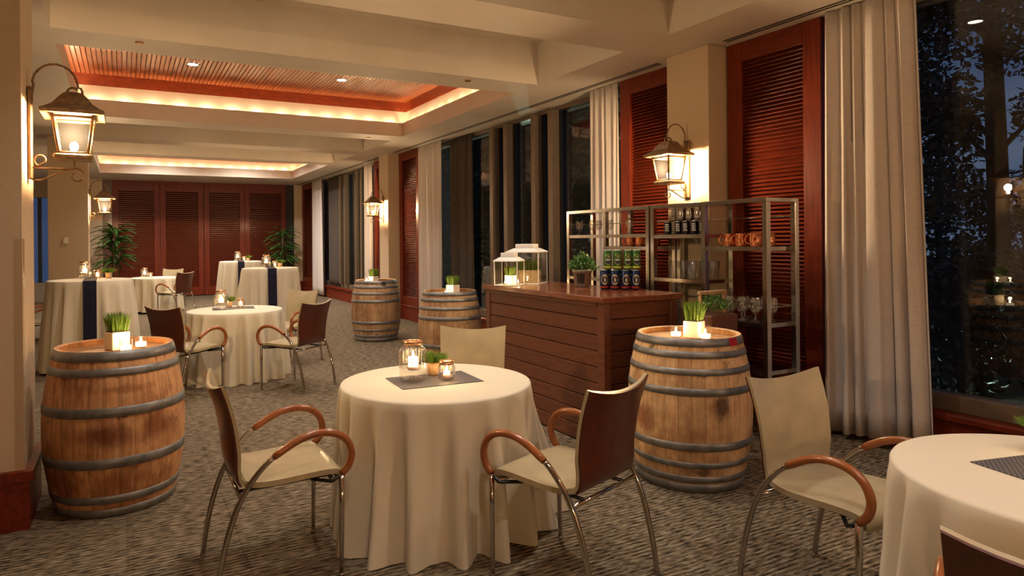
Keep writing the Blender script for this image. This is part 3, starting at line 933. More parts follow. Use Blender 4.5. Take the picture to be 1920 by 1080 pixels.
HOOPS8 = [(.861, .9045), (.795, .832), (.700, .735), (.583, .624), (.262, .306), (.158, .190), (.066, .104), (.002, .054)]
HOOPS6 = [(.853, .9045), (.775, .816), (.559, .609), (.282, .334), (.081, .124), (.002, .049)]
def barrel(x, y, rz, hoops, wood, lab):
    t = thing('wine_barrel', lab, 'barrel', (x, y, 0), rz, 'oak wine barrels used as side tables')
    n = 30
    w = 2 * PI / n
    zs = [BH * i / 11 for i in range(12)]
    q = MB()
    rows = []
    for z in zs:
        r = brad(z)
        rows.append([((r - .003 * (abs(k) > .49)) * math.cos(k * w * .985), (r - .003 * (abs(k) > .49)) * math.sin(k * w * .985), z) for k in (-.5, -.25, .25, .5)])
    r = brad(BH) - .026
    rows.append([(r * math.cos(k * w * .985), r * math.sin(k * w * .985), BH - .004) for k in (-.5, -.25, .25, .5)])
    r = brad(.85) - .026
    rows.append([(r * math.cos(k * w * .985), r * math.sin(k * w * .985), .85) for k in (-.5, -.25, .25, .5)])
    q.grid(rows, False)
    me = q.mesh('stave', wood)
    for i in range(n):
        inst('stave', me, t, (0, 0, 0), (0, 0, i * w))
    # dark core that closes the joints between the staves
    MB().lathe([(brad(z) - .012, z) for z in [BH * .9 * i / 8 for i in range(9)]], 30).build('inner_shell', M['black'], t)
    for a, b in hoops:
        q = MB()
        ra, rb = brad(a) + .0035, brad(b) + .0035
        rm = brad((a + b) / 2) + .0045
        q.lathe([(ra - .004, a - .0015), (ra, a), (rm, (a + b) / 2), (rb, b), (rb - .004, b + .0015)], 60, (0, 0, 0), True, False)
        q.build('hoop', M['hoop'], t)
    # head boards
    R = brad(.87) - .024
    nb = 7
    bw = 2 * R / nb
    for i in range(nb):
        x0, x1 = -R + i * bw + .0015, -R + (i + 1) * bw - .0015
        top = [(xx, math.sqrt(max(0, R * R - xx * xx))) for xx in (x0, (x0 * 2 + x1) / 3, (x0 + 2 * x1) / 3, x1)]
        ring = top + [(a, -b) for a, b in reversed(top)]
        z = .872 + rnd.uniform(-.0012, .0012)
        k = len(ring)
        vs = [(a, b, z) for a, b in ring] + [(a, b, z - .02) for a, b in ring]
        fs = [tuple(range(k - 1, -1, -1))] + [(j, (j + 1) % k, k + (j + 1) % k, k + j) for j in range(k)]
        MB().add(vs, fs).build('head_board', M['head'], t)
    return t
BARRELS = [(3.16, 3.111), (-.05, 4.47), (3.407, 9.715), (3.422, 7.147)]
b0 = barrel(*BARRELS[0], .3, HOOPS8, M['oak_a'], 'pale oak barrel with a red patch on its top hoop')
b1 = barrel(*BARRELS[1], 1.1, HOOPS6, M['oak_b'], 'orange oak barrel beside the near left pillar')
b2 = barrel(*BARRELS[2], 2.0, HOOPS8, M['oak_c'], 'whole small barrel farther back, with a dark tag under its rim')
b3 = barrel(*BARRELS[3], .7, HOOPS8, M['oak_c'], 'barrel partly hidden behind the cream chair and the left end of the bar')
def patch(b, ang, z0, z1, wid, m, name):
    rz = b.rotation_euler.z
    q = MB()
    rows = []
    for z in (z0, (z0 + z1) / 2, z1):
        r = brad(z) + .0065
        rows.append([(r * math.cos(ang + k * wid), r * math.sin(ang + k * wid), z) for k in (-.5, -.25, 0, .25, .5)])
    q.grid(rows)
    o = q.build(name, m, b)
    o.rotation_euler = (0, 0, -rz)
    return o
patch(b0, -1.455, .861, .905, .235, M['red'], 'red_tape')
patch(b2, -1.55, .84, .89, .20, M['tag'], 'dark_tag')

# ------------------------------------------------------------------ bar counter
bar = thing('bar_counter', 'brown plank-fronted bar counter with glossy top', 'bar', (3.325, 4.575, 0))
bx0, bx1, by0, by1, bz = -.35, .35, -.86, .86, 1.045
MB().bevbox(bx0 - .025, bx1 + .025, by0 - .025, by1 + .025, bz, 1.09, .006).build('counter_top', M['bartop'], bar)
MB().box(bx0 + .03, bx1 - .03, by0 + .03, by1 - .03, .03, bz).build('carcass', M['veneer'], bar)
for (x0, x1, y0, y1) in ((bx0, bx0 + .06, by0, by0 + .075), (bx0, bx0 + .06, by1 - .075, by1), (bx1 - .075, bx1, by0, by0 + .06), (bx1 - .06, bx1, by1 - .075, by1)):
    MB().bevbox(x0, x1, y0, y1, 0, bz, .004).build('corner_post', M['barwood'], bar)
nb = 9
bh = (bz - .01) / nb
pf = MB().bevbox(bx0 + .008, bx0 + .032, by0 + .075, by1 - .075, .0025, bh - .0025, .004).mesh('board', M['barwood'])
ps = MB().bevbox(bx0 + .06, bx1 - .075, by0 + .008, by0 + .032, .0025, bh - .0025, .004).mesh('board', M['barwood_x'])
for i in range(nb):
    inst('board', pf, bar, (0, 0, .008 + i * bh))
    inst('board', ps, bar, (0, 0, .008 + i * bh))
MB().bevbox(bx0 - .006, bx0 + .02, by0 + .075, by1 - .075, bz - .03, bz, .003).build('apron', M['barwood'], bar)

# ------------------------------------------------------------------ steel shelf units
def shelf_unit(y0, y1, left, right, lab):
    """y0 < y1; 'left' bay is the far one. heights are shelf tops"""
    t = thing('shelf_unit', lab, 'shelf', (4.14, (y0 + y1) / 2, 0), 0, 'brushed steel shelf units')
    h = (y1 - y0) / 2
    D, s = .355, .042
    zt = 1.792
    for y in (-h, -s / 2, h - s):
        for x in (0, D - s):
            MB().bevbox(x, x + s, y, y + s, .12, zt - .032, .002).build('post', M['steel'], t)
    MB().bevbox(0, D, -h, h, zt - .032, zt, .003).build('top', M['steel'], t)
    q = MB()
    for (a, b, zz) in [(s / 2, h - s, z) for z in left] + [(-h + s, -s / 2, z) for z in right]:
        q = MB()
        q.box(.004, .014, a, b, zz - .030, zz); q.box(D - .014, D - .004, a, b, zz - .030, zz)
        q.box(.014, D - .014, a, a + .01, zz - .030, zz); q.box(.014, D - .014, b - .01, b, zz - .030, zz)
        q.box(.014, D - .014, a + .01, b - .01, zz - .006, zz - .001)
        q.build('shelf', M['steel'], t)
    for z in (1.655, .985):
        MB().tube([(D - s / 2, -h + .01, z), (D - s / 2, h - .01, z)], .004, 6).build('rail', M['steel'], t)
        for y in (-h + s / 2, h - s / 2):
            MB().tube([(.02, y, z), (D - .02, y, z)], .004, 6).build('rail', M['steel'], t)
    for y in (-h, -s / 2, h - s):
        o = MB()
        for z in (1.70, 1.56, 1.40, 1.24, 1.08, .92, .76, .60, .44):
            o.box(D - s - .0015, D - s, y + s / 2 - .004, y + s / 2 + .004, z - .004, z + .004)
        o.build('peg_holes', M['black'], t)
    for y in (-h + s / 2, h - s / 2):
        for x in (s / 2, D - s / 2):
            c = MB()
            c.tube([(x + .012, y - .014, .052), (x + .012, y + .014, .052)], .052, 16)
            w = c.build('caster', M['blackplastic'], t)
            MB().bevbox(x - .02, x + .03, y - .02, y + .02, .104, .122, .003).build('caster_plate', M['chrome'], w)
    return t
SU_A = shelf_unit(4.535, 5.775, [1.54, 1.115, .70, .30], [1.54, 1.427, .86, .30], 'steel shelf unit behind the cans and potted herb')
SU_B = shelf_unit(3.305, 4.515, [1.53, 1.156, .70, .30], [1.43, .862, .51, .30], 'steel shelf unit with copper mugs and goblets, before the near louvred panel')

# ------------------------------------------------------------------ glassware, cans, mugs
def make_goblet(h, label, loc, grp):
    k = h / .19
    t = thing('goblet', label, 'glass', loc, 0, grp)
    P = [(.036, .002), (.034, .006), (.010, .012), (.0065, .022), (.0065, .05), (.010, .058), (.024, .068), (.038, .088), (.043, .115), (.042, .145), (.037, .188), (.0355, .188), (.040, .145), (.041, .115), (.036, .09), (.022, .071), (.001, .064)]
    MB().lathe([(a * k, b * k) for a, b in P], 20, (0, 0, 0), True, True).build('bowl_and_stem', M['goblet'], t)
    return t
gz = .8625
G1 = make_goblet(.185, 'goblet farthest left on the low steel shelf', (4.26, 3.80, gz), 'goblets on the low steel shelf')
for p, l in (((4.21, 3.70, gz), 'second goblet from the left on the low steel shelf'), ((4.33, 3.665, gz), 'goblet at the back of the low steel shelf, behind the middle ones'),
             ((4.22, 3.60, gz), 'middle goblet near the front of the low steel shelf'), ((4.25, 3.50, gz), 'goblet just left of the front corner post on the low shelf'),
             ((4.40, 3.52, gz), 'rear goblet nearest the corner post on the low shelf'), ((4.34, 3.42, gz), 'goblet right of the front corner post on the low steel shelf')):
    copy_tree(G1, p, rnd.random() * 6, l)
gz = 1.5405
G2 = make_goblet(.15, 'small goblet farthest left on the upper far shelf', (4.22, 5.66, gz), 'small goblets on the upper far shelf')
for p, l in (((4.22, 5.44, gz), 'second small goblet from the left on the upper far shelf'), ((4.32, 5.46, gz), 'small goblet close behind the second one on the upper far shelf'),
             ((4.30, 5.26, gz), 'small goblet just left of the slim middle post on the upper far shelf'), ((4.24, 4.90, gz), 'small goblet right of the middle post, above the copper mugs')):
    copy_tree(G2, p, 1, l)
copy_tree(G1, (4.25, 5.52, 1.1155), 0, 'goblet behind the potted herb on the far shelf', 'goblets behind the herb')

def make_pint(label, loc):
    t = thing('pint_glass', label, 'glass', loc, 0, 'pint glasses on the middle steel shelf')
    MB().lathe([(.030, .001), (.031, .008), (.041, .148), (.0435, .15), (.0405, .148), (.0285, .016), (.001, .014)], 20).build('tumbler', M['goblet'], t)
    return t
pz = 1.1565
P1 = make_pint('pint glass farthest left on the middle shelf', (4.22, 4.33, pz))
for p, l in (((4.33, 4.30, pz), 'pint glass in the rear row, first from the left'), ((4.21, 4.22, pz), 'second pint glass from the left, front row'),
             ((4.32, 4.20, pz), 'pint glass in the rear row, second from the left'), ((4.22, 4.11, pz), 'third pint glass from the left, front row'),
             ((4.34, 4.09, pz), 'pint glass in the rear row behind the front mid post'), ((4.25, 4.00, pz), 'pint glass just right of the front mid post'),
             ((4.37, 4.00, pz), 'pint glass at the rear right end of the middle shelf')):
    copy_tree(P1, p, 0, l)

def make_mug(label, loc, rz):
    t = thing('copper_mug', label, 'mug', loc, rz, 'copper mugs on the steel shelves')
    MB().lathe([(.040, .001), (.043, .01), (.0445, .05), (.043, .096), (.0445, .1), (.042, .1), (.0405, .05), (.039, .008), (.001, .006)], 24).build('cup', M['copper'], t)
    pts = [(.041 + .034 * math.sin(math.radians(a)), 0, .054 - .034 * math.cos(math.radians(a)) * 1.0) for a in range(0, 181, 18)]
    MB().tube(pts, .0045, 8).build('handle', M['copper'], t)
    return t
mz = 1.4305
MU = make_mug('copper mug with its handle standing clear at the left', (4.25, 3.745, mz), 2.6)
for p, rz, l in (((4.22, 3.60, mz), 2.5, 'middle copper mug before the near louvred panel'), ((4.22, 3.47, mz), 2.0, 'copper mug close to the front corner post'),
                 ((4.36, 3.46, mz), 2.2, 'copper mug in the rear beside the corner post'), ((4.35, 3.63, mz), 2.4, 'copper mug in the rear behind the middle mug')):
    copy_tree(MU, p, rz, l)
for p, rz, l in (((4.25, 4.90, 1.4275), 2.4, 'copper mug farthest left above the green cans'), ((4.25, 4.77, 1.4275), 2.4, 'middle copper mug above the green cans'),
                 ((4.25, 4.645, 1.4275), 2.4, 'copper mug farthest right above the green cans'), ((4.38, 4.71, 1.4275), 2.4, 'rear copper mug above the green cans')):
    copy_tree(MU, p, rz, l)

def can(r, h, body, lab_m, kind, label, loc, rz, grp):
    t = thing('drink_can', label, 'can', loc, rz, grp)
    MB().lathe([(r * .78, .001), (r * .86, .004), (r, .012), (r, h - .016), (r * .84, h - .004), (r * .82, h)], 22, (0, 0, 0), True, True).build('can_body', body, t)
    MB().lathe([(r * .84, h - .004), (r * .86, h + .0005), (r * .80, h + .001), (r * .78, h - .003), (.001, h - .003)], 22, (0, 0, 0), True, False).build('can_lid', M['alu'], t)
    def band(z0, z1, m, name, e=.0006, a0=0.0, a1=2 * PI, oval=False):
        q = MB()
        if oval:
            vs = [((r + e) * math.cos((a0 + a1) / 2), (r + e) * math.sin((a0 + a1) / 2), (z0 + z1) / 2)]
            n = 20
            for i in range(n):
                g_ = 2 * PI * i / n
                aa = (a0 + a1) / 2 + (a1 - a0) / 2 * math.cos(g_)
                vs.append(((r + e) * math.cos(aa), (r + e) * math.sin(aa), (z0 + z1) / 2 + (z1 - z0) / 2 * math.sin(g_)))
            q.add(vs, [(0, 1 + i, 1 + (i + 1) % n) for i in range(n)], True)
        else:
            n = 24
            rows = [[((r + e) * math.cos(a0 + (a1 - a0) * i / n), (r + e) * math.sin(a0 + (a1 - a0) * i / n), z) for i in range(n + 1)] for z in (z0, z1)]
            q.grid(rows)
        return q.build(name, m, t)
    if kind == 'blue':
        band(.012, .028, M['lab_red'], 'red_band')
        band(.038, h - .034, M['lab_cream'], 'cream_badge', .0008, -.85, .85, True)
        band(.052, h - .050, M['can_blue'], 'blue_emblem', .0012, -.42, .42, True)
        band(.060, h - .060, M['lab_cream'], 'emblem_centre', .0016, -.26, .26, True)
    elif kind == 'green':
        band(.012, .030, M['lab_lime'], 'lime_band')
        band(.040, h - .036, M['lab_lime'], 'lime_ring', .0006, -1.02, 1.02, True)
        band(.045, h - .041, M['lab_navy'], 'navy_badge', .0010, -.92, .92, True)
        band(.074, .086, M['lab_white'], 'badge_stripe', .0014, -.6, .6)
        band(.098, .108, M['lab_lime'], 'badge_mark', .0014, -.3, .3)
    elif kind == 'black':
        for k in range(4):
            band(.030 + k * .017, .041 + k * .017, M['lab_white'], 'lettering_block', .0008, -.5, .5 - .12 * (k % 2))
    else:
        band(.012, .022, M['can_black'], 'black_band')
    return t
FACE = -2.05   # towards the room
CB = can(.0335, .158, M['can_blue'], None, 'blue', 'blue can farthest left in the bottom row on the bar', (3.452, 4.305, 1.0905), FACE, 'blue cans on the bar, bottom row')
step = [(3.452, 4.305), (3.507, 4.240), (3.568, 4.183), (3.630, 4.128), (3.655, 4.235)]
for p, l in zip(step[1:], ('second blue can from the left in the bottom row', 'middle blue can of the bottom row on the bar', 'blue can farthest right in the front bottom row',
                           'blue can peeping out behind the right end of the bottom row')):
    copy_tree(CB, (*p, 1.0905), FACE + rnd.uniform(-.15, .15), l)
back = [(3.53, 4.355), (3.594, 4.298)]
for p, l in zip(back, ('blue can in the rear bottom row, left', 'blue can in the rear bottom row, middle')):
    copy_tree(CB, (*p, 1.0905), FACE, l)
CG = can(.0335, .158, M['can_green'], None, 'green', 'green can farthest left on top of the blue cans', (3.478, 4.289, 1.2505), FACE, 'green cans stacked on the blue cans')
for p, l in (((3.534, 4.236), 'second green can from the left on top'), ((3.592, 4.181), 'third green can from the left on top'), ((3.634, 4.152 - .015), 'green can farthest right on top'),):
    if l.startswith('green can farthest right'):
        p = (3.648, 4.140)
    copy_tree(CG, (*p, 1.2505), FACE + rnd.uniform(-.15, .15), l)
cz = 1.5305
CK = can(.033, .112, M['can_black'], None, 'black', 'black can alone at the left of the upper steel shelf', (4.20, 4.36, cz), FACE - .5, 'black cans on the upper steel shelf')
for p, l in (((4.20, 4.235), 'second black can from the left on the upper shelf'), ((4.20, 4.15), 'third black can from the left on the upper shelf'), ((4.20, 4.055), 'black can just left of the mid post on the upper shelf'),
             ((4.20, 3.965), 'black can just right of the mid post, lower one'), ((4.30, 4.19), 'black can in the rear row of the upper shelf')):
    copy_tree(CK, (*p, cz), FACE - .5, l)
CS = can(.033, .112, M['can_silver'], None, 'silver', 'silver can farthest left on top of the black cans', (4.20, 4.195, cz + .1135), FACE - .5, 'silver cans on top of the black cans')
for p, l in (((4.20, 4.105), 'middle silver can on top of the black cans'), ((4.20, 4.01), 'silver can on top, beside the mid post'), ((4.29, 4.075), 'silver can on top in the rear')):
    copy_tree(CS, (*p, cz + .1135), FACE - .5, l)

# ------------------------------------------------------------------ planters, candles, jars
def blades(n, w, h, spread, seed, square=True, th=.0022):
    r = random.Random(seed)
    q = MB()
    for _ in range(n):
        if square:
            x, y = r.uniform(-w, w), r.uniform(-w, w)
        else:
            a, d = r.uniform(0, 6.283), w * math.sqrt(r.random())
            x, y = d * math.cos(a), d * math.sin(a)
        hh = h * r.uniform(.78, 1.05)
        dx, dy = x / w * spread + r.uniform(-.012, .012), y / w * spread + r.uniform(-.012, .012)
        a = r.uniform(0, PI)
        cx, cy = math.cos(a) * th, math.sin(a) * th
        m1 = (x + dx * .4, y + dy * .4, hh * .55)
        tp = (x + dx, y + dy, hh)
        q.add([(x - cx, y - cy, 0), (x + cx, y + cy, 0), (m1[0] + cx, m1[1] + cy, m1[2]), (m1[0] - cx, m1[1] - cy, m1[2]), tp], [(0, 1, 2, 3), (3, 2, 4)])
    return q

def grass_cube(label, loc, rz, s=.058, h=.115, gh=.105, seed=1, grp='white cube planters of wheatgrass'):
    t = thing('grass_planter', label, 'planter', loc, rz, grp)
    q = MB().bevbox(-s, s, -s, s, 0, h, .004)
    q.build('pot', M['white'], t)
    MB().box(-s + .006, s - .006, -s + .006, s - .006, h, h + .004).build('soil', M['soil'], t)
    o = blades(420, s - .008, gh, .018, seed).build('grass', M['grass'], t, 'stuff')
    o.location = (0, 0, h + .002)
    return t

def votive(label, loc, grp='small glass votive candles', watt=None):
    t = thing('votive_candle', label, 'candle', loc, 0, grp)
    MB().lathe([(.028, .001), (.033, .004), (.036, .07), (.034, .07), (.031, .010), (.001, .008)], 20).build('glass_cup', M['glass'], t)
    MB().lathe([(.0295, .011), (.0305, .035), (.001, .033)], 16).build('wax', M['wax'], t)
    MB().lathe([(.001, .036), (.006, .044), (.0055, .052), (.001, .066)], 10, (0, 0, 0), True, False).build('flame', M['flame'], t)
    point('candle_light', (0, 0, .078), watt or L_CANDLE, .012, (1, .60, .26), t)
    return t
HB = .8745
grass_cube('white cube of wheatgrass on the orange barrel', (BARRELS[1][0] + .01, BARRELS[1][1] + .0, HB), .45, .051, .105, .115, 1)
grass_cube('white cube of wheatgrass on the pale oak barrel with the red patch', (BARRELS[0][0] + .02, BARRELS[0][1] - .03, HB), .35, .050, .105, .12, 2)
grass_cube('white cube of wheatgrass on the partly hidden barrel', (BARRELS[3][0] + .02, BARRELS[3][1] - .05, HB), .4, .058, .10, .11, 3)
grass_cube('white cube of wheatgrass on the small barrel farther back', (BARRELS[2][0] - .02, BARRELS[2][1] + .05, HB), .4, .055, .085, .12, 4)
votive('glowing votive on the orange barrel, right of the grass', (BARRELS[1][0] + .135, BARRELS[1][1] - .02, HB))
votive('votive in front of the grass cube on the orange barrel', (BARRELS[1][0] + .055, BARRELS[1][1] - .125, HB))
votive('glowing votive left of the grass on the pale oak barrel', (BARRELS[0][0] - .085, BARRELS[0][1] + .02, HB))
votive('votive in front of the grass cube on the pale oak barrel', (BARRELS[0][0] + .0, BARRELS[0][1] - .14, HB))
votive('votive on the partly hidden barrel', (BARRELS[3][0] - .09, BARRELS[3][1] - .13, HB))
votive('votive on the small barrel farther back', (BARRELS[2][0] - .145, BARRELS[2][1] + .0, HB))
card = MB().rbox((BARRELS[1][0] - .085, BARRELS[1][1] - .20, HB + .004), (.085, .055, .004), (0, 0, -.25)).build('card', M['white'])
tag(card, 'small white card lying on the orange barrel', 'card')
# clear acrylic sign holder on the pale barrel
acr = MB().rbox((BARRELS[0][0] + .125, BARRELS[0][1] - .045, HB + .07), (.012, .10, .14), (0, 0, -.5)).build('acrylic_holder', M['guard'])
tag(acr, 'clear upright acrylic holder right of the grass on the pale barrel', 'holder')

def make_jar(label, loc, big=True, grp='ribbed jars with copper lids'):
    t = thing('candle_jar', label, 'candle jar', loc, 0, grp)
    if big:
        R, h, n = .075, .21, 112
        prof = [(.062, .002), (.072, .012), (.075, .03), (.0755, .135), (.073, .157), (.061, .176), (.049, .184), (.048, .198)]
    else:
        R, h, n = .047, .105, 80
        prof = [(.038, .002), (.046, .008), (.047, .02), (.047, .060), (.044, .072), (.037, .081), (.036, .091)]
    ribs = 28 if big else 20
    def mod(a, z):
        return 1 + (.036 * abs(math.cos(a * ribs / 2)) - .018 if prof[1][1] <= z <= prof[-3][1] else 0)
    inner = [(max(.001, r - .0035), z) for r, z in reversed(prof)]
    inner[-1] = (inner[-1][0], inner[-1][1] + .006)
    MB().lathe(prof + inner + [(.001, .009)], n, (0, 0, 0), True, False, mod).build('glass_body', M['jar'], t)
    zl = prof[-1][1] - .006
    rl = prof[-1][0] + .004
    MB().lathe([(rl - .003, zl), (rl, zl), (rl + .0015, zl + .012), (rl, zl + .02), (rl - .006, zl + .021), (rl - .010, zl + .014), (rl - .008, zl)], 32, (0, 0, 0), True, False).build('lid_ring', M['rosegold'], t)
    zc = .075 if big else .03
    rc = .031 if big else .022
    hh = MB().lathe([(rc - .004, zc - .018), (rc, zc - .016), (rc + .002, zc), (rc, zc), (rc - .003, zc - .012), (.001, zc - .013)], 24, (0, 0, 0), True, False)
    for a in (0, 2.1, 4.2):
        hh.tube([(rc * math.cos(a), rc * math.sin(a), zc), ((rl - .01) * math.cos(a), (rl - .01) * math.sin(a), zl + .012)], .0011, 5)
    hh.build('tealight_holder', M['rosegold'], t)
    wz = .05 if big else .016
    MB().lathe([(rc - .004, zc - .010), (rc - .004, zc + wz), (.006, zc + wz - .004), (.001, zc + wz - .004)], 20, (0, 0, 0), True, False).build('wax', M['wax'], t)
    MB().lathe([(.001, zc + wz), (.0065, zc + wz + .009), (.0055, zc + wz + .018), (.001, zc + wz + .034)], 10, (0, 0, 0), True, False).build('flame', M['flame'], t)
    point('candle_light', (0, 0, zc + wz + .038), L_CANDLE * (1.5 if big else 1), .012, (1, .60, .26), t)
    return t

def make_tuft(label, loc, seed, grp='little pots of grass on the tables'):
    t = thing('grass_pot', label, 'potted grass', loc, 0, grp)
    MB().lathe([(.030, .001), (.033, .004), (.042, .072), (.038, .072), (.034, .06), (.001, .058)], 20).build('pot', M['pot_wood'], t)
    r = random.Random(seed)
    q = MB()
    for _ in range(620):
        a, d = r.uniform(0, 6.283), math.sqrt(r.random())
        ln = .072 * r.uniform(.7, 1.1)
        bx, by = .03 * d * math.cos(a), .03 * d * math.sin(a)
        tx, ty, tz = bx + .058 * d * math.cos(a) + r.uniform(-.012, .012), by + .058 * d * math.sin(a) + r.uniform(-.012, .012), ln * (1.15 - .45 * d)
        w = .0016
        b2 = r.uniform(0, PI)
        q.add([(bx - w * math.cos(b2), by - w * math.sin(b2), 0), (bx + w * math.cos(b2), by + w * math.sin(b2), 0), ((bx + tx) / 2 + w, (by + ty) / 2, tz * .65), (tx, ty, tz)], [(0, 1, 2), (0, 2, 3)])
    o = q.build('grass', M['grass'], t, 'stuff')
    o.location = (0, 0, .06)
    return t

# ------------------------------------------------------------------ tables
def cloth_mesh(R, h, folds, flare, seed, amp=.05, lobes=(), dents=(), foot=0.0):
    r = random.Random(seed)
    n = 288
    ks = [r.uniform(.55, 1.25) for _ in range(folds + 1)]; ks[-1] = ks[0]
    ph = [r.uniform(-.28, .28) for _ in range(folds + 1)]; ph[-1] = ph[0]
    def fold(a):
        f = (a / (2 * PI) * folds) % folds
        i = int(f); u = f - i
        k = ks[i] * (1 - u) + ks[i + 1] * u
        p = ph[i] * (1 - u) + ph[i + 1] * u
        s = math.sin(2 * PI * (f + p))
        return k * (math.copysign(abs(s) ** .75, s) * .8 + .22 * math.sin(4 * PI * f + p * 5))
    rows = []
    rows.append([(.001 * math.cos(2 * PI * i / n), .001 * math.sin(2 * PI * i / n), h) for i in range(n)])
    for rr, dz in ((.5, 0), (.9, 0), (.975, -.0005), (.992, -.003), (1.0, -.010)):
        rows.append([(R * rr * math.cos(2 * PI * i / n), R * rr * math.sin(2 * PI * i / n), h + dz) for i in range(n)])
    NZ = 18
    for k in range(1, NZ + 1):
        t = k / NZ
        row = []
        for i in range(n):
            a = 2 * PI * i / n
            g_ = min(1, t * 2.2) ** .8 * (.45 + .55 * t)
            d = flare * t ** .9
            for (la, lw, ld) in lobes:
                da = (a - la + PI) % (2 * PI) - PI
                d += ld * math.exp(-(da / lw) ** 2) * t ** 2.2
            da_ = 0
            for (la, lw, ld) in dents:
                da = (a - la + PI) % (2 * PI) - PI
                da_ += ld * math.exp(-(da / lw) ** 2) * min(1, t * 2.5) ** 2
            rr = R + .004 + d - da_ + amp * g_ * (fold(a) - .12)
            z = (h - .010) * (1 - t) + .004 + foot * t * (1 + .5 * math.sin(a * 3 + seed))
            row.append((rr * math.cos(a), rr * math.sin(a), max(z, .004)))
        rows.append(row)
    q = MB().grid(rows, True, True)
    return q

def table(x, y, R, h, lab, clab, name, folds, flare, seed, amp=.05, lobes=(), dents=(), rz=0, foot=0.0):
    t = thing(name, lab, 'table', (x, y, 0), 0, 'tables under cream cloths')
    MB().lathe([(R - .02, h - .034), (R - .006, h - .028), (R - .006, h - .008), (R - .02, h - .005)], 48).build('tabletop', M['veneer'], t)
    MB().lathe([(.05, .02), (.038, .08), (.038, h - .034)], 20).build('pedestal', M['blackplastic'], t)
    MB().lathe([(.26, .001), (.26, .012), (.05, .03)], 32).build('base', M['blackplastic'], t)
    c = cloth_mesh(R, h, folds, flare, seed, amp, lobes, dents, foot).build('tablecloth', M['cloth'])
    c.location = (x, y, 0)
    c.rotation_euler = (0, 0, rz)
    tag(c, clab, 'tablecloth', 'cream floor-length tablecloths')
    return t

T1, T2, T3 = (1.48, 3.269), (1.098, 7.853), (2.60, .945)
table(*T1, .508, .748, 'round dining table in the middle foreground', 'cream floor-length cloth on the round table in the middle foreground', 'round_table', 17, .025, 11, .085,
      lobes=((-.35, .35, .16), (3.6, .35, .06)), dents=((PI, .35, .03),))
table(*T2, .508, .748, 'round dining table among three chairs farther back', 'cream floor-length cloth on the round table farther back', 'round_table', 16, .045, 5, .085)
table(*T3, .508, .748, 'round dining table cut off at the right edge', 'cream cloth on the round table cut off at the right edge', 'round_table', 15, .035, 8, .09, dents=((PI / 2, .55, .07), (-2.85, .55, .13)))
T4 = (.60, 16.15)
table(*T4, .508, .748, 'low round table at the back by the palm', 'cream cloth on the low round table at the back', 'round_table', 15, .04, 9, .075, foot=.03)
S1, S2, S3 = (-.36, 9.23), (2.166, 11.455), (2.35, 15.9)
table(*S1, .452, 1.068, 'tall cocktail table behind the orange barrel', 'cream cloth on the tall table behind the orange barrel', 'cocktail_table', 15, .07, 3, .05, foot=.015)
table(*S2, .452, 1.068, 'nearer of the two tall cocktail tables at the back right', 'cream cloth on the nearer tall table at the back right', 'cocktail_table', 15, .07, 4, .05, lobes=((PI, .4, .10),))
table(*S3, .452, 1.068, 'farther of the two tall cocktail tables at the back right', 'cream cloth on the farther tall table at the back right', 'cocktail_table', 15, .07, 6, .05)

def runner(x, y, R, h, ang, flare, lab):
    q = MB()
    w = .068
    rows = []
    def add(r_, z):
        rows.append([(r_, -w, z), (r_, w, z)])
    for s in (-1, 1):
        pass
    def side(t):
        return R + .016 + (flare + .062) * t ** .9, (h - .01) * (1 - t) + .004
    pts = [side(t) for t in (1, .8, .6, .4, .2, .08)] + [(R + .008, h + .001), (R - .01, h + .005), (0, h + .005)]
    pts = [(a, b) for a, b in pts]
    pts = pts + [(-a, b) for a, b in reversed(pts[:-1])]
    for a, z in pts:
        add(a, max(z, .01))
    q.grid(rows, False)
    o = q.build('table_runner', M['navy'])
    md = o.modifiers.new('thickness', 'SOLIDIFY'); md.thickness = .003; md.offset = 1
    o.location = (x, y, 0)
    o.rotation_euler = (0, 0, ang)
    tag(o, lab, 'runner', 'dark navy runners on the tall tables')
runner(*S1, .452, 1.069, -PI / 2 + .02, .06, 'dark navy runner over the tall table behind the orange barrel')
runner(*S2, .452, 1.069, -PI / 2 - .12, .06, 'dark navy runner over the nearer tall table at the back right')
runner(*S3, .452, 1.069, -PI / 2 - .12, .06, 'dark navy runner over the farther tall table at the back right')

def placemat(x, y, rz, z, lab):
    o = MB().bevbox(-.225, .225, -.155, .155, 0, .003, .001).build('placemat', M['mat_grey'])
    o.location = (x, y, z)
    o.rotation_euler = (0, 0, rz)
    tag(o, lab, 'placemat', 'grey woven placemats')
placemat(1.475, 3.285, -.06, .7485, 'grey woven placemat on the middle foreground table')
placemat(1.10, 8.00, -.10, .7485, 'grey woven placemat on the round table farther back')
placemat(2.665, 1.00, -.22, .7485, 'grey woven placemat on the table at the right edge')
ZT = .752
J1 = make_jar('large ribbed candle jar with a copper rim on the foreground table', (1.368, 3.315, ZT))
j1 = make_jar('small candle jar right of the grass pot on the foreground table', (1.528, 3.235, ZT), False, 'small candle jars with copper rims')
K1 = make_tuft('little grass pot between the jars on the foreground table', (1.525, 3.40, ZT), 3)
copy_tree(J1, (.957, 7.90, ZT), 0, 'large candle jar with a copper rim on the round table farther back')
copy_tree(j1, (1.175, 7.97, ZT), 0, 'small candle jar on the round table farther back')
copy_tree(K1, (1.065, 8.10, ZT), 1, 'little grass pot on the round table farther back')
copy_tree(j1, (2.72, .985, ZT), 0, 'candle jar at the right edge of the photo on the near table')
copy_tree(K1, (2.80, 1.12, ZT), 1, 'little grass pot on the near table, only its blade tips in the frame')
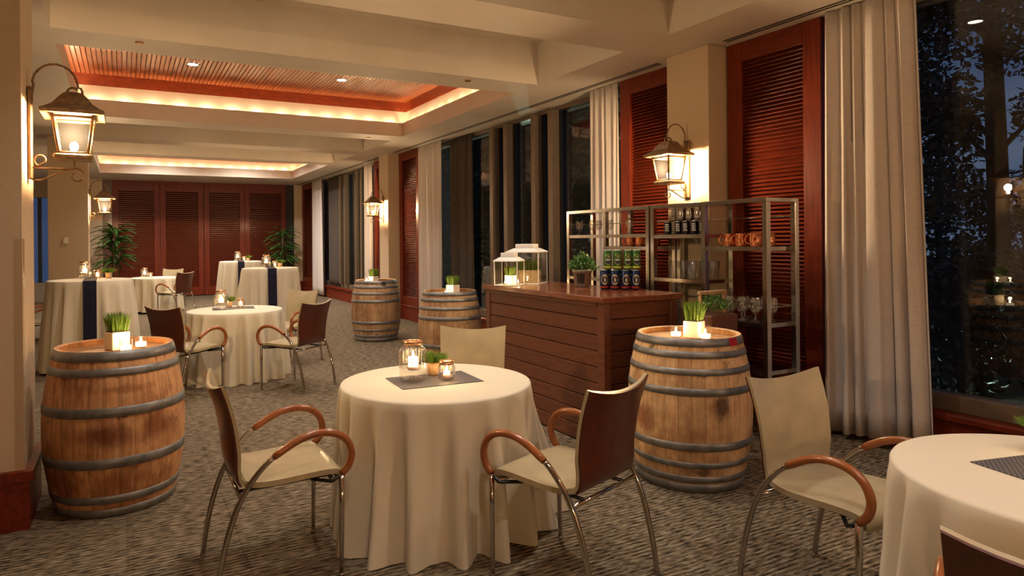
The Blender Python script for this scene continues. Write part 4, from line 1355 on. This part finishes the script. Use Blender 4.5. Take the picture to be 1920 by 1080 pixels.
for (x, y), w in ((S1, 'the tall table behind the orange barrel'), (S2, 'the nearer tall table at the back right'), (S3, 'the farther tall table at the back right')):
    copy_tree(J1, (x - .06, y + .02, 1.0745), 0, 'large candle jar on ' + w)
    copy_tree(j1, (x + .075, y - .02, 1.0745), 0, 'small candle jar on ' + w)
    copy_tree(K1, (x + .19, y + .15, 1.0695), 2, 'little grass pot on ' + w)
copy_tree(J1, (T4[0] - .21, T4[1] - .05, .7495), 0, 'large candle jar on the low round table at the back')
copy_tree(j1, (T4[0] - .09, T4[1] - .08, .7495), 0, 'small candle jar on the low round table at the back')

# ------------------------------------------------------------------ bar top: lanterns, herb
def box_lantern(label, loc, rz, s, h, grp='white wire lanterns on the bar'):
    t = thing('glass_lantern', label, 'lantern', loc, rz, grp)
    b = s / 2
    MB().bevbox(-b, b, -b, b, 0, .008, .002).build('base', M['whitemetal'], t)
    for sx_, sy_ in ((1, 1), (1, -1), (-1, 1), (-1, -1)):
        MB().box(sx_ * (b - .004) - .004, sx_ * (b - .004) + .004, sy_ * (b - .004) - .004, sy_ * (b - .004) + .004, .008, h).build('corner_wire', M['whitemetal'], t)
    i = b - .004
    for k in range(4):
        q = MB().box(-i + .005, i - .005, i - .0015, i, .010, h - .002)
        o = q.build('pane', M['glass'], t)
        o.rotation_euler = (0, 0, k * PI / 2)
    q = MB()
    rows = []
    for ss, z in ((b + .006, h), (b + .006, h + .008), (b * .62, h + .040), (b * .56, h + .040)):
        rows.append([(-ss, -ss, z), (ss, -ss, z), (ss, ss, z), (-ss, ss, z)])
    q.grid(rows, False, True)
    q.f.append((3, 2, 1, 0)); q.sm.append(False)
    q.build('roof', M['whitemetal'], t)
    MB().bevbox(-b * .56, b * .56, -b * .56, b * .56, h + .040, h + .078, .004).build('chimney', M['whitemetal'], t)
    return t
zb_ = 1.0905
LAN1 = (3.075, 5.17)
LAN2 = (3.345, 5.30)
box_lantern('smaller white wire lantern with a grass cube inside, on the bar', (*LAN1, zb_), math.radians(41), .22, .215)
box_lantern('taller white wire lantern with a wooden planter inside, on the bar', (*LAN2, zb_), math.radians(41), .31, .29)
grass_cube('little white cube of grass inside the smaller lantern', (LAN1[0] + .02, LAN1[1] + .01, zb_ + .009), math.radians(41), .044, .082, .075, 7, 'planters inside the lanterns')
t = thing('grass_planter', 'long wooden planter of grass inside the taller lantern', 'planter', (LAN2[0] + .0, LAN2[1] + .0, zb_ + .009), math.radians(41 - 90), 'planters inside the lanterns')
MB().bevbox(-.115, .115, -.055, .055, 0, .115, .004).build('box', M['box_wood'], t)
q = MB()
for i in range(3):
    b = blades(200, .04, .10, .006, 20 + i)
    q.add([(x + (i - 1) * .072, y, z) for x, y, z in b.v], b.f)
o = q.build('grass', M['grass'], t, 'stuff'); o.location = (0, 0, .113)
def tealight(label, loc, grp='tealights inside the lanterns'):
    t = thing('tealight', label, 'candle', loc, 0, grp)
    MB().lathe([(.019, .001), (.019, .016), (.017, .016), (.016, .012), (.001, .012)], 16).build('cup', M['alu'], t)
    MB().lathe([(.001, .012), (.005, .020), (.0045, .027), (.001, .040)], 8, (0, 0, 0), True, False).build('flame', M['flame'], t)
    point('candle_light', (0, 0, .05), L_CANDLE * .6, .01, (1, .60, .26), t)
tealight('tealight left of the cube inside the smaller lantern', (LAN1[0] - .065, LAN1[1] - .035, zb_ + .009))
tealight('tealight right of the cube inside the smaller lantern', (LAN1[0] + .05, LAN1[1] - .065, zb_ + .009))
tealight('tealight right of the planter inside the taller lantern', (LAN2[0] + .075, LAN2[1] - .06, zb_ + .009))

def leafy(n, R, hgt, seed, size=.02, droop=.2):
    r = random.Random(seed)
    q = MB()
    for _ in range(n):
        a, e = r.uniform(0, 6.283), r.uniform(-.15, 1.35)
        d = R * r.uniform(.25, 1) ** .6
        p = Vector((d * math.cos(a) * math.cos(e), d * math.sin(a) * math.cos(e), hgt * .15 + hgt * math.sin(max(e, -.1)) * r.uniform(.4, 1)))
        u = Vector((r.uniform(-1, 1), r.uniform(-1, 1), r.uniform(-.2, .8))).normalized()
        w = u.cross(Vector((r.uniform(-1, 1), r.uniform(-1, 1), 1)).normalized()).normalized()
        s_ = size * r.uniform(.7, 1.3)
        q.add([p, p + u * s_ + w * s_ * .45, p + u * 2 * s_, p + u * s_ - w * s_ * .45], [(0, 1, 2, 3)])
    return q
t = thing('potted_herb', 'green leafy herb in a grey pot on the bar', 'potted plant', (3.50, 4.66, zb_), 0)
MB().lathe([(.060, .001), (.062, .004), (.079, .125), (.084, .127), (.085, .148), (.078, .148), (.074, .13), (.001, .128)], 28).build('pot', M['pot_grey'], t)
q = MB()
rows = []
for z in (.03, .115):
    r_ = .0615 + (.079 - .0625) * (z - .004) / .121 + .0015
    rows.append([(r_ * math.cos(a), r_ * math.sin(a), z) for a in [-2.9 + .95 * i / 8 for i in range(9)]])
q.grid(rows); q.build('dark_label', M['tag'], t)
o = leafy(650, .135, .13, 5, .017).build('foliage', M['leaf'], t, 'stuff'); o.location = (0, 0, .135)
q = MB(); r_ = random.Random(3)
for i in range(26):
    a, d = r_.uniform(0, 6.283), r_.uniform(.02, .11)
    q.tube([(d * .3 * math.cos(a), d * .3 * math.sin(a), .13), (d * .8 * math.cos(a), d * .8 * math.sin(a), .19), (d * math.cos(a), d * math.sin(a), .16 + r_.uniform(.03, .12))], .0015, 4)
q.build('stems', M['leaf'], t, 'stuff')

# wooden crate of greenery behind the pale barrel
t = thing('herb_crate', 'wooden handled crate of greenery behind the pale oak barrel', 'crate', (3.71, 3.42, 0), .12)
MB().bevbox(-.15, .15, -.10, .10, .80, .96, .006).build('crate_box', M['barwood'], t)
for x in (-.138, .138):
    MB().bevbox(x - .010, x + .010, -.010, .010, .96, 1.10, .003).build('crate_upright', M['pot_wood'], t)
MB().bevbox(-.155, .155, -.012, .012, 1.10, 1.125, .004).build('crate_handle', M['pot_wood'], t)
o = leafy(420, .15, .09, 8, .016).build('greenery', M['leaf'], t, 'stuff'); o.location = (0, 0, .985)
for sx_ in (-1, 1):
    for sy_ in (-1, 1):
        MB().bevbox(sx_ * .15 - .015, sx_ * .15 + .015, sy_ * .09 - .015, sy_ * .09 + .015, 0, .80, .003).build('stand_leg', M['barwood'], t)

# ------------------------------------------------------------------ chairs
def spline(pts, n):
    """Catmull-Rom through pts"""
    P = [Vector(p) for p in pts]
    P = [P[0] * 2 - P[1]] + P + [P[-1] * 2 - P[-2]]
    out = []
    for i in range(1, len(P) - 2):
        for k in range(n):
            t = k / n
            a, b, c, d = P[i - 1], P[i], P[i + 1], P[i + 2]
            out.append(.5 * ((2 * b) + (-a + c) * t + (2 * a - 5 * b + 4 * c - d) * t * t + (-a + 3 * b - 3 * c + d) * t ** 3))
    out.append(P[-2])
    return out

def sheet(prof, halfw, bowl, d0, d1, corner=0.0, nx=10, dip=None):
    """closed shell between two offsets of a side profile [(y, z)]; halfw(t), bowl(t) shape the width"""
    P = [Vector((0, p[0], p[1])) for p in prof]
    n = len(P)
    nor = []
    for i in range(n):
        tg = (P[min(i + 1, n - 1)] - P[max(i - 1, 0)]).normalized()
        nor.append(Vector((0, tg.z, -tg.y)))
    layers = []
    for d in (d0, d1):
        rows = []
        for i in range(n):
            t = i / (n - 1)
            row = []
            for k in range(nx + 1):
                u = -1 + 2 * k / nx
                p = P[i] + nor[i] * d
                b = bowl(t) * (u * u)
                p = p + nor[i] * -b
                z = p.z - (dip(t, u) if dip else 0)
                row.append((u * halfw(t), p.y, z))
            rows.append(row)
        layers.append(rows)
    q = MB()
    q.grid(layers[0]); 
    q.grid([list(reversed(r)) for r in layers[1]])
    A, B = layers
    q.grid([A[0], B[0]], False); q.grid([B[-1], A[-1]], False)
    q.grid([[r[0] for r in B], [r[0] for r in A]], False); q.grid([[r[-1] for r in A], [r[-1] for r in B]], False)
    return q

def make_chair(label, loc, rz, grp=None):
    t = thing('armchair', label, 'chair', loc, rz, grp)
    seatp = [(.222, .425), (.232, .440), (.222, .455), (.19, .462), (.12, .462), (.03, .456), (-.06, .450), (-.13, .449), (-.175, .455)]
    seatp = [tuple(v)[1:] for v in spline([(0, a, b) for a, b in seatp], 3)]
    backp = [(-.178, .456), (-.205, .475), (-.222, .515), (-.232, .57), (-.240, .64), (-.252, .72), (-.272, .80), (-.300, .885)]
    backp = [tuple(v)[1:] for v in spline([(0, a, b) for a, b in backp], 3)]
    hw_s = lambda q_: .232 - .030 * max(0, 1 - q_ / .12) ** 2 - .020 * max(0, (q_ - .6) / .4) ** 2
    hw_b = lambda q_: .212 - .006 * math.sin(PI * min(1, q_ * 2)) + .020 * q_ ** 1.3
    # offsets: positive normal faces the sitter
    sheet(seatp, hw_s, lambda q_: .010 * math.sin(PI * min(1, q_ * 1.0)), .0, .024).build('seat', M['leather'], t)
    dip = lambda q_, u: (.022 * (1 - u * u) - 0) * max(0, (q_ - .75) / .25) ** 1.5
    bowl_b = lambda q_: -.030 * min(1, q_ * 2.2)
    sheet(backp, hw_b, bowl_b, .0, .014, dip=dip).build('backrest', M['leather'], t)
    p = sheet(backp[1:], lambda q_: hw_b(q_) - .002, bowl_b, -.009, -.0006, dip=dip).build('back_panel', M['veneer'], t)
    p['label'] = 'glossy red-brown back panel'
    def path(sx_, pts):
        return [(sx_ * .252, v.y, v.z) for v in spline([(0, a, b) for a, b in pts], 4)]
    full = [(-.300, .006), (-.288, .10), (-.262, .23), (-.222, .36), (-.180, .445), (-.125, .518), (-.060, .575), (.045, .632), (.13, .650), (.205, .640), (.258, .605), (.282, .548), (.270, .492), (.236, .455)]
    allp = spline([(0, a, b) for a, b in full], 4)
    cut = 6 * 4
    for sx_ in (-1, 1):
        lo = [(sx_ * (.252 - .012 * 0), v.y, v.z) for v in allp[:cut + 1]]
        hi = [(sx_ * .252, v.y, v.z) for v in allp[cut:]]
        l = MB().tube(lo, .0125, 10).build('leg', M['chrome'], t)
        MB().lathe([(.013, 0), (.016, .003), (.0135, .010)], 12, (lo[0][0], lo[0][1], 0)).build('glide', M['chrome'], l)
        MB().tube(hi, lambda q_: .0168 - .002 * (q_ < .02) - .002 * (q_ > .98), 12).build('armrest', M['tan'], t)
        fl = [(sx_ * .252, .236, .456), (sx_ * .252, .235, .30), (sx_ * .254, .232, .10), (sx_ * .255, .230, .005)]
        l = MB().tube(fl, lambda q_: .0135 - .004 * q_, 10).build('leg', M['chrome'], t)
        MB().lathe([(.011, 0), (.014, .003), (.010, .012)], 12, (fl[-1][0], fl[-1][1], 0)).build('glide', M['chrome'], l)
    MB().tube([(-.252, .20, .428), (.252, .20, .428)], .009, 8).build('stretcher', M['chrome'], t)
    MB().tube([(-.252, -.195, .415), (.252, -.195, .415)], .009, 8).build('stretcher', M['chrome'], t)
    for sx_ in (-1, 1):
        MB().tube([(sx_ * .15, .22, .426), (sx_ * .15, -.20, .418)], .008, 6).build('seat_rail', M['blackplastic'], t)
        MB().tube([(sx_ * .252, .236, .45), (sx_ * .252, .19, .428), (sx_ * .17, .12, .424)], .008, 6).build('seat_bracket', M['blackplastic'], t)
    return t
GC = 'cream leather armchairs with brown backs'
c1 = make_chair('armchair at the left of the foreground table, seen side on with both arms', (.625, 3.19, 0), math.radians(-90), GC)
R = math.radians
CHAIRS = [((1.765, 2.47), 19, 'armchair at the right of the foreground table, brown back towards us'),
          ((2.04, 3.955), 147.5, 'cream chair facing us behind the foreground table, only its back in sight'),
          ((2.62, 1.745), 180, 'cream armchair facing us beside the table at the right edge'),
          ((1.83, .675), -66, 'brown-backed armchair cut off at the bottom right corner'),
          ((.53, 7.17), -52, 'brown-backed armchair left of the round table farther back'),
          ((1.57, 6.96), 38, 'brown-backed armchair right of the round table farther back'),
          ((1.82, 8.385), 128, 'cream chair facing us behind the round table farther back'),
          ((.955, 15.24), 42, 'brown-backed armchair at the low table at the back'),
          ((.93, 16.93), 158, 'cream chair facing us at the low table at the back'),
          ((-1.10, 10.6), -75, 'pale chair half hidden at the left behind the tall table')]
for (x, y), a, l in CHAIRS:
    copy_tree(c1, (x, y, 0), R(a), l)

# ------------------------------------------------------------------ indoor palms
def palm(label, loc, h, n, seed, L=.55, wide=.045):
    t = thing('potted_palm', label, 'potted plant', loc, 0)
    r = random.Random(seed)
    MB().lathe([(.17, .001), (.19, .02), (.22, .36), (.235, .38), (.21, .38), (.20, .34), (.001, .33)], 24).build('pot', M['stem'], t)
    for i in range(3):
        a = i * 2.1
        MB().tube([(.05 * math.cos(a), .05 * math.sin(a), .33), (.07 * math.cos(a), .07 * math.sin(a), h * .5), (.10 * math.cos(a), .10 * math.sin(a), h * (.6 + .12 * i))], .018, 7).build('trunk', M['stem'], t)
    for i in range(n):
        a = r.uniform(0, 6.283)
        z0 = h * r.uniform(.42, .86)
        el = r.uniform(.25, 1.25)
        l = L * r.uniform(.7, 1.15)
        rows = []
        for k in range(7):
            s_ = k / 6
            d = l * s_ * math.cos(el * (1 - s_ * .3))
            z = z0 + l * (s_ * math.sin(el) - s_ * s_ * .62)
            w = wide * math.sin(PI * min(.97, .08 + s_ * .9)) * .5
            rows.append([(.05 * math.cos(a) + d * math.cos(a) - w * math.sin(a), .05 * math.sin(a) + d * math.sin(a) + w * math.cos(a), z - .01),
                         (.05 * math.cos(a) + d * math.cos(a), .05 * math.sin(a) + d * math.sin(a), z + .006),
                         (.05 * math.cos(a) + d * math.cos(a) + w * math.sin(a), .05 * math.sin(a) + d * math.sin(a) - w * math.cos(a), z - .01)])
        MB().grid(rows).build('leaf', M['palm'], t)
    return t
palm('broad-leaved dark palm in the far left corner under the lantern', (-.20, 19.2, 0), 2.15, 95, 4, .60, .09)
palm('thin-leaved palm in the far right corner by the louvred doors', (4.08, 19.55, 0), 2.05, 120, 9, .48, .05)

# ------------------------------------------------------------------ outside: dusk garden
struct(MB().box(5.12, 60, -40, 70, -.4, -.3).build('ground', M['ground']))
def leaf_cloud(q, c, rad, n, size, r):
    n = int(n * 1.7)
    for _ in range(n):
        a, e = r.uniform(0, 6.283), math.asin(r.uniform(-1, 1))
        d = r.random() ** .45
        p = Vector((c[0] + rad[0] * d * math.cos(a) * math.cos(e), c[1] + rad[1] * d * math.sin(a) * math.cos(e), c[2] + rad[2] * d * math.sin(e)))
        u = Vector((r.uniform(-1, 1), r.uniform(-1, 1), r.uniform(-1, .4))).normalized()
        w = u.cross(Vector((r.uniform(-1, 1), r.uniform(-1, 1), .7)).normalized()).normalized()
        s_ = size * r.uniform(.6, 1.3)
        q.add([p, p + u * s_ * .9 + w * s_ * .5, p + u * 2 * s_, p + u * s_ * .9 - w * s_ * .5], [(0, 1, 2, 3)])

def tree(label, x, y, h, trunk_r, clouds, m, seed, size=.06):
    t = thing('tree', label, 'tree', (x, y, -.3), 0, 'garden trees outside the windows')
    r = random.Random(seed)
    MB().tube([(0, 0, 0), (.04, .02, h * .3), (-.03, .05, h * .6), (.02, .0, h)], lambda q_: trunk_r * (1.15 - .55 * q_), 10).build('trunk', M['bark'], t)
    for (c, rad, n) in clouds:
        z0 = max(.5, c[2] - .5)
        MB().tube([(0, 0, z0), (c[0] * .5, c[1] * .5, z0 + .35), (c[0], c[1], c[2])], lambda q_: trunk_r * .35 * (1 - .8 * q_), 6).build('branch', M['bark'], t)
    q = MB()
    for (c, rad, n) in clouds:
        leaf_cloud(q, c, rad, n, size, r)
    q.build('foliage', m, t, 'stuff')
    return t
tree('tall tree with a bare trunk outside the right window', 10.3, 4.62, 8, .13,
     [((-.5, .9, 5.0), (1.0, 1.2, .9), 1300), ((.2, .6, 3.5), (.45, .40, .35), 320), ((-.3, 1.3, 4.0), (.7, .6, .5), 500), ((.3, -.5, 3.4), (.45, .5, .5), 320), ((.2, .1, 6.0), (1.5, 1.5, 1.0), 1200), ((-.2, -.3, 4.6), (.8, .6, .8), 700), ((-1.1, .12, 3.2), (.45, .4, 1.2), 1100), ((-1.15, .25, 4.8), (.6, .6, .7), 600)], M['foliage_red'], 1)
tree('distant round tree low in the right window', 22, 11.4, 3.4, .12, [((0, 0, 2.6), (2.4, 2.4, 1.5), 1500)], M['foliage'], 3, .12)
tree('distant tree right of the bare trunk', 31, 13.0, 5.2, .12, [((0, 0, 2.9), (2.0, 2.0, 1.5), 1300)], M['foliage_red'], 4, .12)
tree('garden tree behind the middle window, left', 15, 26, 7, .13, [((0, 0, 4.0), (2.8, 3.5, 2.6), 2000)], M['foliage'], 6, .12)
def sky_screen(label, x0, x1, y0, y1, h, n, seed):  # leafy mass added to keep the sky out of the windows, leaving them dark
    t = thing('sky_screen', label, 'sky_screen', ((x0 + x1) / 2, (y0 + y1) / 2, -.3), 0, 'added leafy sky screens in the garden')
    r = random.Random(seed)
    a, b = (x1 - x0) / 2, (y1 - y0) / 2
    q = MB()
    rows = []
    for k in range(9):
        z = h * k / 8
        s_ = 1 - .35 * (k / 8) ** 3
        rows.append([((a - .25) * s_ * math.cos(2 * PI * i / 40) * r.uniform(.85, 1.05), (b - .25) * s_ * math.copysign(abs(math.sin(2 * PI * i / 40)) ** .5, math.sin(2 * PI * i / 40)) * r.uniform(.93, 1.03), z * r.uniform(.95, 1.05)) for i in range(40)])
    q.grid(rows, True, True)
    q.f.append(tuple(8 * 40 + i for i in range(40))); q.sm.append(False)
    q.build('screen_core', M['bark'], t)
    q = MB()
    for _ in range(n):
        p = Vector((-a * r.uniform(.72, 1.0), r.uniform(-b, b), h * r.uniform(.02, 1.0) ** .9))
        u = Vector((r.uniform(-1, .3), r.uniform(-1, 1), r.uniform(-1, .5))).normalized()
        w = u.cross(Vector((r.uniform(-1, 1), r.uniform(-1, 1), .7)).normalized()).normalized()
        s_ = .11 * r.uniform(.6, 1.3)
        q.add([p, p + u * s_ + w * s_ * .5, p + u * 2 * s_, p + u * s_ - w * s_ * .5], [(0, 1, 2, 3)])
    q.build('foliage', M['foliage'], t, 'stuff')
sky_screen('added leafy screen that blocks the sky outside the middle window', 9.6, 11.6, 10.5, 24, 6.5, 6000, 31)
sky_screen('added leafy screen that blocks the sky outside the far window', 9.6, 11.6, 24.6, 46, 6.5, 5000, 32)
def bush(label, x, y, rx, ry, h, n, seed, m='foliage'):
    t = thing('shrub', label, 'shrub', (x, y, -.3), 0, 'garden shrubs outside the windows')
    r = random.Random(seed)
    q = MB()
    for i in range(9):
        a, d = r.uniform(0, 6.28), r.uniform(.2, .8)
        q.tube([(0, 0, 0), (rx * d * .5 * math.cos(a), ry * d * .5 * math.sin(a), h * .5), (rx * d * math.cos(a), ry * d * math.sin(a), h * .85)], .012, 5)
    q.build('stems', M['bark'], t, 'stuff')
    q = MB()
    leaf_cloud(q, (0, 0, h * .55), (rx, ry, h * .5), n, .055, r)
    q.build('foliage', M[m], t, 'stuff')
bush('big shrub outside the right window, near the curtain', 7.6, 3.75, .5, .5, 1.75, 1400, 11)
bush('shrub outside the right window, right of the garden light', 9.3, 4.08, .5, .5, 1.6, 1300, 12, 'foliage_red')
bush('shrub beyond the others outside the right window', 12.8, 5.6, 1.2, 1.2, 1.7, 1600, 14)
bush('farthest shrub outside the right window', 15.5, 6.9, 1.4, 1.3, 1.8, 1600, 17)
bush('lit shrub outside the middle window', 8.65, 12.5, .6, .6, 2.5, 1500, 15)
bush('shrub outside the middle window behind the shelves', 7.4, 9.3, .8, .9, 2.0, 1100, 16)
lp = thing('garden_lamp', 'thin garden lamp shining green foliage beyond the middle window', 'lamp', (7.72, 11.62, -.3), 0)
MB().tube([(0, 0, 0), (0, 0, 1.75)], .018, 8).build('lamp_post', M['blackplastic'], lp)
MB().tube([(0, 0, 1.75), (0, 0, 2.35)], .018, 8).build('lamp_tube', emis('cool_tube', (.75, 1.0, .85), 4.0), lp)
point('garden_light', (-.08, .02, 2.35), 22, .05, (.75, 1.0, .70), lp)
bollard = thing('garden_bollard', 'low garden light among the shrubs outside the right window', 'lamp', (8.4, 3.88, -.3), 0)
MB().lathe([(.05, 0), (.05, .5), (.07, .52), (.02, .56)], 12).build('bollard_post', M['blackplastic'], bollard)
MB().lathe([(.045, .40), (.052, .41), (.052, .49), (.045, .50)], 12).build('bollard_lens', emis('bollard_lens', (.8, 1, .8), 3.0), bollard)
point('garden_light', (-.14, 0, .48), 6, .05, (.75, 1.0, .70), bollard)
